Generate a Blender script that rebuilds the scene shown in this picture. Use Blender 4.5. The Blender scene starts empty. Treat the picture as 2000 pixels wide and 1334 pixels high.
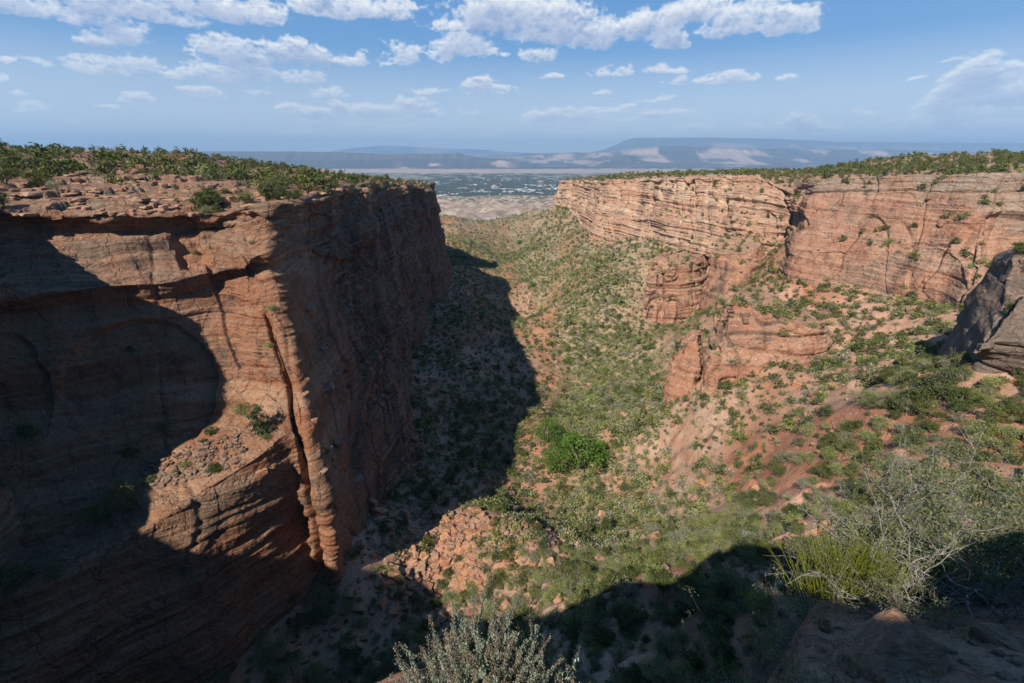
import bpy, math, random
import numpy as np
from mathutils import Vector
from mathutils.bvhtree import BVHTree

random.seed(7)
SC = bpy.context.scene
COL = SC.collection
R = math.radians

# ------------------------------------------------------------------ camera
F = 889.0
PITCH = R(22.4)
CP, SP = math.cos(PITCH), math.sin(PITCH)
cam_d = bpy.data.cameras.new('camera'); cam = bpy.data.objects.new('camera', cam_d); COL.objects.link(cam)
cam_d.sensor_width = 36.0; cam_d.lens = 36.0 * F / 2000.0
cam_d.clip_start = 0.05; cam_d.clip_end = 200000.0
cam.location = (0, 0, 0); cam.rotation_euler = (R(90) - PITCH, 0, 0)
SC.camera = cam
SC.render.resolution_x, SC.render.resolution_y = 1024, 683

# ------------------------------------------------------------------ light
SUN_AZ, SUN_EL = 32.0, 42.0          # direction the light travels: azimuth right of +Y, and how steeply down
SUN_D = np.array([math.cos(R(SUN_EL)) * math.sin(R(SUN_AZ)), math.cos(R(SUN_EL)) * math.cos(R(SUN_AZ)), -math.sin(R(SUN_EL))])
sd = bpy.data.lights.new('sun', 'SUN'); sun = bpy.data.objects.new('sun', sd); COL.objects.link(sun)
sd.energy = 4.6; sd.angle = R(0.5); sd.color = (1.0, 0.925, 0.83)
sun.rotation_euler = Vector(SUN_D).to_track_quat('-Z', 'Y').to_euler()
sun.location = (0, -50, 60)
VS = SC.view_settings
VS.view_transform = 'Standard'; VS.look = 'None'; VS.exposure = 0.46; VS.gamma = 1.0
SC.cycles.volume_bounces = 0
SC.cycles.max_bounces = 5
SC.cycles.diffuse_bounces = 1
SC.cycles.glossy_bounces = 2
SC.cycles.transmission_bounces = 2
SC.cycles.transparent_max_bounces = 8
SC.cycles.use_adaptive_sampling = True
SC.cycles.adaptive_threshold = 0.02
SC.cycles.use_denoising = True
SC.cycles.denoising_input_passes = 'RGB_ALBEDO_NORMAL'
SC.cycles.denoising_prefilter = 'ACCURATE'


def ray(px, py):
    u, v = (px - 1000.0) / F, (667.0 - py) / F
    return np.array([u, CP + v * SP, -SP + v * CP])


def P(px, py, t):
    return ray(px, py) * t


def proj(p):
    p = np.asarray(p, float)
    f = p[..., 1] * CP - p[..., 2] * SP
    up = p[..., 1] * SP + p[..., 2] * CP
    fs = np.where(np.abs(f) < 1e-6, 1e-6, f)
    return 1000 + F * p[..., 0] / fs, 667 - F * up / fs, f


def AE(px, py):
    d = ray(px, py)
    return math.atan2(d[0], d[1]), math.atan2(d[2], math.hypot(d[0], d[1]))


# ------------------------------------------------------------------ node helper
class NT:
    def __init__(s, tree):
        s.t = tree; s.n = tree.nodes; s.l = tree.links

    def node(s, typ, **kw):
        nd = s.n.new(typ)
        for k, v in kw.items():
            setattr(nd, k, v)
        return nd

    def set(s, sock, v):
        if isinstance(v, bpy.types.NodeSocket):
            s.l.new(v, sock)
        elif v is not None:
            if sock.type == 'RGBA' and len(v) == 3:
                v = (*v, 1)
            sock.default_value = v

    def m(s, op, a, b=None, c=None, clamp=False):
        nd = s.node('ShaderNodeMath', operation=op, use_clamp=clamp)
        s.set(nd.inputs[0], a); s.set(nd.inputs[1], b)
        if c is not None: s.set(nd.inputs[2], c)
        return nd.outputs[0]

    def vm(s, op, a, b=None, scale=None):
        nd = s.node('ShaderNodeVectorMath', operation=op)
        s.set(nd.inputs[0], a)
        if b is not None: s.set(nd.inputs[1], b)
        if scale is not None: s.set(nd.inputs['Scale'], scale)
        return nd.outputs['Value'] if op in ('LENGTH', 'DOT_PRODUCT') else nd.outputs[0]

    def noise(s, vec, scale, detail=4, rough=0.55, dist=0.0, out=0):
        nd = s.node('ShaderNodeTexNoise')
        s.set(nd.inputs['Vector'], vec); s.set(nd.inputs['Scale'], scale)
        nd.inputs['Detail'].default_value = detail; nd.inputs['Roughness'].default_value = rough
        nd.inputs['Distortion'].default_value = dist
        return nd.outputs[out]

    def ramp(s, fac, stops, interp='LINEAR'):
        nd = s.node('ShaderNodeValToRGB'); nd.color_ramp.interpolation = interp
        el = nd.color_ramp.elements
        while len(el) < len(stops): el.new(0.5)
        for e, (p, c) in zip(el, stops):
            e.position = p
            e.color = (c, c, c, 1) if isinstance(c, (int, float)) else (*c, 1)
        s.set(nd.inputs[0], fac)
        return nd.outputs[0]

    def mix(s, f, a, b, mode='MIX'):
        nd = s.node('ShaderNodeMix', data_type='RGBA', blend_type=mode)
        s.set(nd.inputs[0], f); s.set(nd.inputs[6], a); s.set(nd.inputs[7], b)
        return nd.outputs[2]

    def map(s, v, a, b, c=0.0, d=1.0, smooth=True):
        nd = s.node('ShaderNodeMapRange')
        if smooth: nd.interpolation_type = 'SMOOTHSTEP'
        s.set(nd.inputs[0], v)
        for i, q in enumerate((a, b, c, d)): s.set(nd.inputs[i + 1], q)
        return nd.outputs[0]

    def xyz(s, v):
        nd = s.node('ShaderNodeSeparateXYZ'); s.set(nd.inputs[0], v)
        return nd.outputs

    def comb(s, x, y, z):
        nd = s.node('ShaderNodeCombineXYZ')
        for i, q in enumerate((x, y, z)): s.set(nd.inputs[i], q)
        return nd.outputs[0]

    def attr(s, name):
        nd = s.node('ShaderNodeAttribute'); nd.attribute_name = name
        return nd.outputs['Fac']


def new_mat(name):
    m = bpy.data.materials.new(name); m.use_nodes = True
    m.node_tree.nodes.clear()
    k = NT(m.node_tree)
    out = k.node('ShaderNodeOutputMaterial')
    return m, k, out


def bsdf(k, out, col, rough=0.9, height=None, hs=1.0, dist=0.3, spec=0.15):
    b = k.node('ShaderNodeBsdfPrincipled')
    k.set(b.inputs['Base Color'], col); k.set(b.inputs['Roughness'], rough)
    b.inputs['Specular IOR Level'].default_value = spec
    if height is not None:
        bp = k.node('ShaderNodeBump'); bp.inputs['Strength'].default_value = hs
        bp.inputs['Distance'].default_value = dist
        k.set(bp.inputs['Height'], height); k.l.new(bp.outputs[0], b.inputs['Normal'])
    k.l.new(b.outputs[0], out.inputs['Surface'])
    return b


# ------------------------------------------------------------------ sky with clouds
CLOUDS = [
    # px, py, half width, half height (photo measure), strength
    (60, 18, 150, 34, 1.2), (240, 22, 170, 36, 1.2), (420, 24, 140, 34, 1.2), (120, -60, 400, 50, 1.1), (640, 18, 95, 34, 1.1), (750, 24, 100, 34, 1.1),
    (880, 50, 70, 26, 1.0), (985, 42, 130, 55, 1.3), (1080, 55, 110, 58, 1.3), (1150, 78, 60, 40, 1.1), (1235, 60, 85, 40, 1.2), (1310, 85, 40, 20, .9),
    (1340, 34, 90, 28, 1.0), (1450, 50, 90, 34, 1.1), (1530, 42, 80, 50, 1.2),
    (190, 82, 40, 18, .9), (255, 74, 62, 36, 1.1), (180, 134, 80, 24, 1.0), (275, 130, 50, 26, 1.0), (60, 122, 50, 16, .5), (100, 130, 30, 14, .6),
    (480, 118, 95, 34, 1.1), (600, 114, 110, 30, 1.1), (410, 148, 95, 30, 1.1), (520, 150, 110, 20, 1.0), (720, 120, 90, 24, 1.0), (800, 112, 90, 28, 1.0),
    (888, 98, 66, 34, 1.1), (950, 106, 50, 20, .9), (1040, 108, 42, 20, 1.0), (750, 86, 45, 12, .6),
    (405, 184, 52, 16, .9), (510, 182, 30, 8, .6), (655, 186, 44, 14, .9), (565, 206, 28, 9, .8), (665, 209, 22, 8, .8), (845, 180, 45, 10, .6), (925, 174, 42, 16, .9),
    (980, 178, 50, 12, .9), (940, 158, 30, 8, .7), (1008, 179, 25, 9, .8),
    (1215, 140, 72, 18, 1.0), (1310, 138, 40, 8, .5), (1400, 156, 85, 14, 1.0), (1535, 153, 28, 8, .9), (1077, 152, 24, 6, .9), (1175, 184, 22, 5, .8), (1220, 206, 22, 5, .7),
    (800, 206, 44, 18, 1.0), (620, 226, 70, 18, .9), (740, 222, 90, 18, .9), (830, 222, 40, 14, .8), (690, 246, 140, 9, .7), (915, 215, 38, 7, .6),
    (1065, 230, 40, 18, .9), (1170, 220, 60, 12, .9), (1150, 236, 130, 12, .8), (1270, 226, 28, 14, .9), (1320, 222, 40, 8, .6), (1380, 248, 60, 8, .5),
    (1550, 240, 48, 18, .9), (1600, 250, 60, 12, .6), (1690, 220, 28, 9, .9), (1460, 250, 28, 10, .7), (1300, 262, 90, 7, .6),
    (1895, 158, 62, 46, 1.7), (1865, 180, 44, 30, 1.4), (1960, 160, 26, 18, .7), (1970, 194, 60, 30, 1.5), (1870, 205, 90, 16, .9), (1835, 218, 40, 20, .9), (1780, 236, 130, 14, .6), (1930, 224, 120, 12, .7),
    (1900, 250, 160, 14, .5), (1855, 116, 26, 5, .5), (1935, 126, 20, 7, .5), (1985, 132, 26, 8, .7), (1810, 152, 30, 5, .4),
    (70, 216, 42, 14, .8), (270, 197, 40, 13, .9), (210, 209, 34, 5, .6), (45, 187, 28, 7, .8), (145, 240, 12, 14, .6), (10, 118, 20, 10, .8), (5, 155, 18, 9, .8), (300, 230, 20, 5, .4),
    (1000, 268, 260, 12, .32), (700, 262, 160, 8, .35), (1290, 195, 30, 4, .2), (1180, 272, 60, 9, .4), (1120, 275, 50, 10, .4),
]


def build_world():
    w = bpy.data.worlds.new('World'); SC.world = w; w.use_nodes = True
    w.node_tree.nodes.clear()
    k = NT(w.node_tree)
    out = k.node('ShaderNodeOutputWorld')
    sky = k.node('ShaderNodeTexSky'); sky.sky_type = 'NISHITA'; sky.sun_disc = False
    sky.sun_elevation = R(SUN_EL)
    sun_dir = -SUN_D
    sky.sun_rotation = math.atan2(sun_dir[0], sun_dir[1])
    sky.altitude = 2000; sky.air_density = 1.0; sky.dust_density = 0.3; sky.ozone_density = 2.5
    tc = k.node('ShaderNodeTexCoord')
    X, Y, Z = k.xyz(tc.outputs['Generated'])
    el = k.m('ARCSINE', Z)
    col = k.mix(k.map(el, -0.02, 0.22, 0.62, 0.70), sky.outputs[0], k.ramp(k.map(el, 0.0, 0.40), [(0, (9.6, 10.6, 11.4)), (.4, (1.7, 4.6, 9.0)), (1, (.7, 3.3, 8.6))]))
    col = k.mix(1.0, col, k.ramp(k.map(el, .45, 1.1), [(0, 1.0), (1, .42)]), 'MULTIPLY')
    bg = k.node('ShaderNodeBackground'); k.l.new(col, bg.inputs[0]); bg.inputs[1].default_value = 0.062
    k.l.new(bg.outputs[0], out.inputs[0])
    w.cycles.sampling_method = 'MANUAL'; w.cycles.sample_map_resolution = 512


build_world()


# ------------------------------------------------------------------ numpy noise
def _h(ix, iy, iz, seed):
    with np.errstate(over='ignore'):
        n = (ix.astype(np.uint32) * np.uint32(374761393) + iy.astype(np.uint32) * np.uint32(668265263)
             + iz.astype(np.uint32) * np.uint32(2147483647) + np.uint32(seed * 144665 + 12345))
        n = (n ^ (n >> np.uint32(13))) * np.uint32(1274126177)
        n = n ^ (n >> np.uint32(16))
        n = n * np.uint32(2654435761)
        n = n ^ (n >> np.uint32(15))
    return (n & np.uint32(0xffffff)).astype(np.float64) / 16777215.0


def vnoise(p, seed=0):
    """value noise in -1..1"""
    p = np.asarray(p, float)
    i = np.floor(p).astype(np.int64); f = p - i
    u = f * f * f * (f * (f * 6 - 15) + 10)
    r = 0
    for a in (0, 1):
        wx = u[..., 0] if a else 1 - u[..., 0]
        for b in (0, 1):
            wy = u[..., 1] if b else 1 - u[..., 1]
            for c in (0, 1):
                wz = u[..., 2] if c else 1 - u[..., 2]
                r = r + wx * wy * wz * _h(i[..., 0] + a, i[..., 1] + b, i[..., 2] + c, seed)
    return r * 2 - 1


def fbm(p, octv=4, gain=0.5, seed=0):
    p = np.asarray(p, float); a = 1.0; s = 0; t = 0
    for o in range(octv):
        s = s + a * vnoise(p + o * 17.3, seed + o); t += a; a *= gain; p = p * 2.03
    return s / t


def V3(x, y, z=0.0):
    x, y = np.broadcast_arrays(x, y)
    return np.stack([x, y, np.broadcast_to(z, x.shape)], -1)


def ss(a, b, x):
    t = np.clip((x - a) / (b - a), 0, 1)
    return t * t * (3 - 2 * t)


def terrace(z, step, sharp=5.0):
    q = z / step; i = np.floor(q); f = q - i
    return (i + 1 / (1 + np.exp(-sharp * 2 * (f - .5)))) * step


# ------------------------------------------------------------------ mesh helpers
def mesh_np(name, verts, faces, mats=(), smooth=False, attrs=None, midx=None):
    """faces: (n,3) or (n,4) int array, or list of such arrays"""
    me = bpy.data.meshes.new(name)
    verts = np.ascontiguousarray(verts, dtype=np.float32).reshape(-1, 3)
    if isinstance(faces, np.ndarray): faces = [faces]
    faces = [f for f in faces if len(f)]
    me.vertices.add(len(verts)); me.vertices.foreach_set('co', verts.ravel())
    tot = sum(f.size for f in faces); nf = sum(len(f) for f in faces)
    me.loops.add(tot); me.polygons.add(nf)
    me.loops.foreach_set('vertex_index', np.concatenate([f.ravel() for f in faces]).astype(np.int32))
    sizes = np.concatenate([np.full(len(f), f.shape[1]) for f in faces])
    starts = np.concatenate([[0], np.cumsum(sizes)[:-1]]).astype(np.int32)
    me.polygons.foreach_set('loop_start', starts)
    if midx is not None:
        me.polygons.foreach_set('material_index', np.asarray(midx, np.int32))
    for m in mats: me.materials.append(m)
    me.update(calc_edges=True)
    if smooth: me.polygons.foreach_set('use_smooth', np.ones(nf, bool))
    if attrs:
        for an, av in attrs.items():
            at = me.attributes.new(an, 'FLOAT', 'POINT')
            at.data.foreach_set('value', np.ascontiguousarray(av, np.float32).ravel())
    return me


def add(name, me, parent=None, loc=(0, 0, 0), rz=0.0, sc=None):
    o = bpy.data.objects.new(name, me); COL.objects.link(o)
    if parent is not None: o.parent = parent
    o.location = loc; o.rotation_euler = (0, 0, rz)
    if sc is not None: o.scale = sc
    return o


def tag(o, label=None, cat=None, group=None, kind=None):
    if label: o['label'] = label
    if cat: o['category'] = cat
    if group: o['group'] = group
    if kind: o['kind'] = kind
    return o


def grid_faces(r, c):
    i = np.arange(r * c).reshape(r, c)
    return np.stack([i[:-1, :-1], i[:-1, 1:], i[1:, 1:], i[1:, :-1]], -1).reshape(-1, 4)


def grid_normals(G, flip=False):
    du = np.gradient(G, axis=1); dv = np.gradient(G, axis=0)
    n = np.cross(du, dv); l = np.linalg.norm(n, axis=-1, keepdims=True)
    n = n / np.maximum(l, 1e-9)
    return -n if flip else n


def tube_mesh(paths, radii, sides=5):
    """many tapered tubes: paths list of (n,3), radii list of (n,)"""
    V, Fq, off = [], [], 0
    ang = np.linspace(0, 2 * np.pi, sides, endpoint=False)
    for p, r in zip(paths, radii):
        p = np.asarray(p, float); n = len(p)
        t = np.gradient(p, axis=0); t /= np.maximum(np.linalg.norm(t, axis=1, keepdims=True), 1e-9)
        ref = np.where(np.abs(t[:, 2:3]) > .9, np.array([[1., 0, 0]]), np.array([[0, 0, 1.]]))
        a = np.cross(t, ref); a /= np.maximum(np.linalg.norm(a, axis=1, keepdims=True), 1e-9)
        b = np.cross(t, a)
        ring = p[:, None] + np.asarray(r)[:, None, None] * (np.cos(ang)[None, :, None] * a[:, None] + np.sin(ang)[None, :, None] * b[:, None])
        V.append(ring.reshape(-1, 3))
        i = np.arange(n * sides).reshape(n, sides) + off
        j = np.roll(i, -1, 1)
        Fq.append(np.stack([i[:-1], j[:-1], j[1:], i[1:]], -1).reshape(-1, 4))
        off += n * sides
    return np.concatenate(V), np.concatenate(Fq)


# ------------------------------------------------------------------ materials
def rock_material(name, zoff=0.0, pale=0.5, rimdark=True, coord='pos', scale=1.0, grey=0.0, varn=1.0, vlo=.46, finea=1.0, sat=1.0, val=.95):
    m, k, out = new_mat(name)
    if coord == 'pos':
        geo = k.node('ShaderNodeNewGeometry'); pos = geo.outputs['Position']
    else:
        tc = k.node('ShaderNodeTexCoord'); geo = k.node('ShaderNodeNewGeometry'); pos = tc.outputs['Object']
        oi = k.node('ShaderNodeObjectInfo')
        pos = k.vm('ADD', pos, k.vm('SCALE', k.comb(oi.outputs['Random'], oi.outputs['Random'], oi.outputs['Random']), scale=90.0))
    if scale != 1.0: pos = k.vm('SCALE', pos, scale=scale)
    nz = k.xyz(geo.outputs['True Normal'])[2]
    x, y, z = k.xyz(pos)
    warp = k.noise(pos, 0.025, 3, .55)
    warp2 = k.noise(pos, 0.11, 4, .6)
    zz = k.m('ADD', z, k.m('MULTIPLY_ADD', warp, 12.0, -6.0 + zoff))
    zz = k.m('ADD', zz, k.m('MULTIPLY_ADD', warp2, 2.6, -1.3))
    sv = k.comb(k.m('MULTIPLY', x, .012), k.m('MULTIPLY', y, .012), k.m('MULTIPLY', zz, .085))
    band = k.noise(sv, 1.0, 5, .62)
    sv2 = k.comb(k.m('MULTIPLY', x, .05), k.m('MULTIPLY', y, .05), k.m('MULTIPLY', zz, .95))
    fine = k.noise(sv2, 1.0, 5, .6)
    c = k.ramp(band, [(0.22, (.36, .20, .135)), (0.38, (.40, .155, .08)), (0.47, (.34, .125, .065)), (0.53, (.46, .24, .145)), (0.60, (.42, .17, .09)), (0.70, (.52, .34, .23)), (0.8, (.40, .2, .12))])
    c = k.mix(k.map(fine, .35, .65, 0, .45 * finea), c, (.50, .33, .225))
    c = k.mix(k.map(fine, .62, .74, 0, .5 * finea), c, (.27, .10, .06))
    c = k.mix(k.map(warp2, .40, .62, 0, .55 * pale), c, (.46, .30, .20))
    # desert varnish: dark streaks running down the face
    st = k.noise(k.comb(k.m('MULTIPLY', x, .16), k.m('MULTIPLY', y, .16), k.m('MULTIPLY', z, .018)), 1.0, 6, .62)
    st2 = k.noise(k.comb(k.m('MULTIPLY', x, .03), k.m('MULTIPLY', y, .03), k.m('MULTIPLY', z, .03)), 1.0, 3)
    vf = k.m('MULTIPLY', k.map(st, vlo, vlo + .2, 0, 1), k.map(st2, .40, .60, 0.05, .75 * varn))
    steep = k.map(nz, .75, .45, 0, 1)
    vf = k.m('MULTIPLY', vf, steep)
    c = k.mix(vf, c, (.13, .085, .07))
    # cap rock greys towards the rim (attribute from the wall builder)
    if rimdark:
        cap = k.attr('cap')
        capn = k.m('MULTIPLY', cap, k.map(warp2, .3, .6, .45, 1))
        cg = k.ramp(fine, [(.3, (.16, .13, .11)), (.5, (.30, .235, .185)), (.7, (.43, .35, .275))])
        c = k.mix(capn, c, cg)
        pl = k.attr('pale')
        cp = k.mix(k.map(fine, .4, .62, 0, 1), (.68, .54, .40), (.50, .30, .19))
        cp = k.mix(k.map(band, .50, .60, 0, .75), cp, (.47, .25, .15))
        c = k.mix(k.m('MULTIPLY', pl, .88), c, cp)
    if grey > 0:
        c = k.mix(grey, c, k.ramp(warp2, [(.35, (.17, .145, .13)), (.6, (.33, .28, .235))]))
    if rimdark:
        c = k.mix(k.m('MULTIPLY', k.attr('side_shade'), k.map(warp2, .3, .62, .78, .5)), c, (.075, .05, .047))  # shade of the wall's east face deepened in the rock colour
        big = k.noise(pos, .045, 3, .5)
        c = k.mix(k.m('MULTIPLY', k.map(big, .52, .58, 0, .4), steep), c, (.47, .215, .115))
        c = k.mix(k.m('MULTIPLY', k.map(big, .46, .42, 0, .45), steep), c, (.27, .20, .155))
    # soil and sand lying on the flats
    flat = k.map(k.m('ADD', nz, k.m('MULTIPLY_ADD', warp2, .3, -.15)), .74, .90, 0, .85)
    soil = k.mix(k.map(k.noise(pos, .5, 5), .4, .62), (.37, .195, .12), (.46, .31, .215))
    c = k.mix(flat, c, soil)
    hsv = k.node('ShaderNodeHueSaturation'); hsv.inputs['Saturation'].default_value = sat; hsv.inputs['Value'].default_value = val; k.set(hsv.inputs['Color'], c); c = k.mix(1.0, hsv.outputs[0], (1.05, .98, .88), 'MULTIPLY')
    # lichen and grit mottling
    mo = k.noise(pos, 1.3, 6, .65)
    c = k.mix(1.0, c, k.ramp(mo, [(.3, .68), (.5, 1.0), (.72, 1.22)]), 'MULTIPLY')
    h1 = k.noise(pos, .45, 8, .65)
    vor = k.node('ShaderNodeTexVoronoi'); vor.feature = 'DISTANCE_TO_EDGE'
    k.l.new(k.vm('ADD', k.comb(x, y, k.m('MULTIPLY', z, .55)), k.vm('SCALE', k.noise(pos, .3, 3, out=1), scale=5.0)), vor.inputs['Vector'])
    vor.inputs['Scale'].default_value = .13
    crack = k.map(vor.outputs[0], 0.0, 0.035, 0, 1)
    hh = k.m('ADD', k.m('MULTIPLY', h1, 1.7), k.m('MULTIPLY', fine, 1.6))
    hh = k.m('ADD', hh, k.m('MULTIPLY', crack, .35))
    c = k.mix(k.m('MULTIPLY', k.m('SUBTRACT', 1.0, crack), k.m('MULTIPLY', steep, .38)), c, (.12, .065, .045))
    bsdf(k, out, c, .93, hh, 1.0, .75 / scale)
    return m


def soil_material():
    m, k, out = new_mat('canyon_soil')
    geo = k.node('ShaderNodeNewGeometry'); pos = geo.outputs['Position']
    nz = k.xyz(geo.outputs['True Normal'])[2]
    n1 = k.noise(pos, .035, 5, .6); n2 = k.noise(pos, .22, 6, .65); n3 = k.noise(pos, 1.5, 5, .6)
    c = k.ramp(n2, [(.28, (.40, .22, .14)), (.45, (.50, .32, .22)), (.56, (.56, .41, .30)), (.72, (.62, .49, .39))])
    c = k.mix(k.map(n1, .42, .58, 0, .5), c, (.45, .27, .18))
    red = k.attr('red')
    c = k.mix(k.m('MULTIPLY', red, k.map(n2, .3, .6, .5, .95)), c, (.40, .16, .085))
    # small talus stones
    vor = k.node('ShaderNodeTexVoronoi'); vor.inputs['Scale'].default_value = .75; k.l.new(pos, vor.inputs['Vector'])
    sel = k.xyz(vor.outputs['Color'])[0]
    stone = k.m('MULTIPLY', k.map(sel, .62, .66), k.map(vor.outputs[0], .42, .30))
    stone = k.m('MULTIPLY', stone, k.map(n1, .36, .56))
    c = k.mix(k.m('MULTIPLY', stone, .75), c, k.mix(k.xyz(vor.outputs['Color'])[1], (.36, .22, .15), (.55, .42, .32)))
    # dry grass and low ground plants
    veg = k.attr('veg')
    gv = k.m('MULTIPLY', veg, k.map(n3, .38, .6, .15, 1))
    gv = k.m('MULTIPLY', gv, k.map(n2, .30, .55, .4, 1))
    gc = k.ramp(k.noise(pos, .6, 4), [(.35, (.075, .085, .032)), (.5, (.14, .14, .06)), (.65, (.24, .21, .115))])
    c = k.mix(gv, c, gc)
    c = k.mix(k.map(nz, .62, .45, 0, .6), c, (.38, .185, .11))
    hh = k.m('ADD', k.m('MULTIPLY', n3, .6), k.m('MULTIPLY', n2, 1.4))
    hh = k.m('ADD', hh, k.m('MULTIPLY', stone, .5))
    bsdf(k, out, c, .95, hh, 1.0, .6)
    return m


def leaf_material(name, cols, transl=.22, coord=True):
    m, k, out = new_mat(name)
    oi = k.node('ShaderNodeObjectInfo')
    r = k.m('FRACT', k.m('ADD', oi.outputs['Random'], k.attr('tint')))
    l = k.attr('leaf')
    c = k.ramp(r, [(i / (len(cols) - 1), c) for i, c in enumerate(cols)])
    c = k.mix(1.0, c, k.ramp(l, [(0, .6), (.5, 1.0), (1, 1.5)]), 'MULTIPLY')
    d = k.node('ShaderNodeBsdfDiffuse'); k.set(d.inputs[0], c)
    t = k.node('ShaderNodeBsdfTranslucent'); k.set(t.inputs[0], k.mix(1.0, c, (1.15, 1.25, .7), 'MULTIPLY'))
    mx = k.node('ShaderNodeMixShader'); mx.inputs[0].default_value = transl
    k.l.new(d.outputs[0], mx.inputs[1]); k.l.new(t.outputs[0], mx.inputs[2])
    k.l.new(mx.outputs[0], out.inputs[0])
    return m


def bark_material(name, a, b, sc=6.0):
    m, k, out = new_mat(name)
    tc = k.node('ShaderNodeTexCoord')
    n = k.noise(k.vm('MULTIPLY', tc.outputs['Object'], (1, 1, .25)), sc, 5, .6)
    bsdf(k, out, k.mix(k.map(n, .35, .65), a, b), .9, n, .8, .03)
    return m


M = {}
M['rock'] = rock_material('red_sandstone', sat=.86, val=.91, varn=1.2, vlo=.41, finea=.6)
M['rock_left'] = rock_material('red_sandstone_shaded_side', zoff=30, pale=.45, varn=1.25, sat=.98, val=.66)  # lower value puts some of this wall's shade into its colour
M['rock_obj'] = rock_material('boulder_sandstone', rimdark=False, coord='obj', scale=3.0, varn=.3)
M['rock_pale'] = rock_material('grey_lichen_sandstone', rimdark=False, coord='obj', scale=3.0, grey=.62, varn=.3)
M['rock_fin'] = rock_material('grey_slickrock', rimdark=False, grey=.85, varn=.8, sat=.8, val=.66)
M['rock_near'] = rock_material('rim_ground_rock', rimdark=False, scale=5.0, grey=.3, sat=.85, val=.72)
M['soil'] = soil_material()
M['juniper'] = leaf_material('juniper_needles', [(.070, .098, .030), (.10, .118, .036), (.125, .14, .045), (.155, .165, .060), (.085, .115, .05), (.17, .155, .085)], .15)
M['scrub'] = leaf_material('scrub_leaves', [(.19, .22, .06), (.25, .265, .09), (.29, .30, .14), (.21, .22, .10), (.28, .27, .20), (.20, .25, .065)], .2)
M['cotton'] = leaf_material('cottonwood_leaves', [(.11, .19, .035), (.15, .235, .045)], .35)
M['bark'] = bark_material('grey_bark', (.10, .075, .055), (.25, .20, .155))


# ------------------------------------------------------------------ the clouds: a band of sky dome with cumulus in it
def build_clouds():
    az = np.radians(np.arange(-58, 58, .075)); el = np.radians(np.concatenate([np.arange(-.6, 12, .05), np.arange(12, 30, .085)]))
    A, E = np.meshgrid(az, el)
    D = np.full(A.shape, -3.0); H = np.zeros(A.shape); B = np.full(A.shape, 0.0)
    q = np.stack([A * 3.4, np.log(np.abs(E) + .10) * 1.5, 0 * A], -1)
    wx = A + .012 * fbm(q * 7, 3, .5, 301); wy = E + .006 * fbm(q * 7, 3, .5, 302)
    for (px, py, hw, hh, st) in CLOUDS:
        a, e = AE(px, py); a2, _ = AE(px + hw * 1.12, py); _, e2 = AE(px, py - hh * 1.3)
        dx = (wx - a) / abs(a2 - a); dy = (wy - e) / abs(e2 - e)
        dd = np.where(dy > 0, dy, -dy * 2.1)
        v = st * (1 - dx * dx - dd * dd)
        w = v > D
        H = np.where(w, dy, H); D = np.maximum(D, v)
    D = np.maximum(D, 2.6 * (fbm(q * 1.3 + 40, 3, .5, 303) - .12) * ss(.36, .46, E) - 2 * (E < .36))
    bil = 1 - 2 * np.abs(fbm(q * 9, 4, .55, 305))
    bil2 = 1 - 2 * np.abs(fbm(q * 26, 3, .55, 306))
    n = fbm(q * 5, 5, .55, 304)
    D = D * 1.15 + 1.15 * n + .75 * (bil - .60) + .34 * (bil2 - .5) - .16
    T = np.clip(D, 0, 2.0)                       # optical thickness
    alpha = 1 - np.exp(-2.6 * T ** 1.25)
    # light: how much cloud stands between a point and the sun, high and behind the viewer's left shoulder
    occ = np.zeros_like(T)
    for s_, w_ in ((5, .5), (10, .35), (18, .3), (30, .2)):
        up = np.roll(T, -s_, 0); up = np.roll(up, int(s_ * .35), 1)
        occ += w_ * up
    lit = np.exp(-.95 * occ)
    puffy = ss(-.3, .8, bil) * .5 + ss(-.2, .8, bil2) * .25
    sh = np.clip(lit * .80 + (puffy - .38) * .62 + .16 * np.clip(H, -1, 1), 0, 1)
    thin = np.exp(-T * 2.0)
    sh = np.clip(sh + .15 * thin, 0, 1)
    sh = sh * (1 - .42 * ss(.33, .42, E) * ss(-.05, -.25, A))
    hz = ss(.02, .22, E)
    alpha = alpha * (.60 + .36 * hz)
    me_v = np.stack([np.cos(E) * np.sin(A), np.cos(E) * np.cos(A), np.sin(E)], -1) * 120000.0
    m, k, out = new_mat('cumulus')
    sha = k.attr('shade'); al = k.attr('cover')
    cc = k.ramp(sha, [(0.0, (.25, .31, .46)), (.3, (.32, .38, .52)), (.6, (.48, .52, .61)), (1.0, (.76, .755, .74))])
    em = k.node('ShaderNodeEmission'); k.l.new(cc, em.inputs[0]); em.inputs[1].default_value = 1.0
    tr = k.node('ShaderNodeBsdfTransparent'); mx = k.node('ShaderNodeMixShader')
    k.l.new(al, mx.inputs[0]); k.l.new(tr.outputs[0], mx.inputs[1]); k.l.new(em.outputs[0], mx.inputs[2])
    k.l.new(mx.outputs[0], out.inputs[0])
    me = mesh_np('sky', me_v, grid_faces(*A.shape), [m], True, {'shade': sh, 'cover': np.clip(alpha, 0, 1)})
    m.cycles.emission_sampling = 'NONE'
    return tag(add('sky', me), kind='structure')


build_clouds()

# ------------------------------------------------------------------ base terrain (thin plate spline through surveyed points)
CTRL = []


def cpt(px, py, t, dz=0):
    p = P(px, py, t); CTRL.append((p[0], p[1], p[2] + dz))


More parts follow.
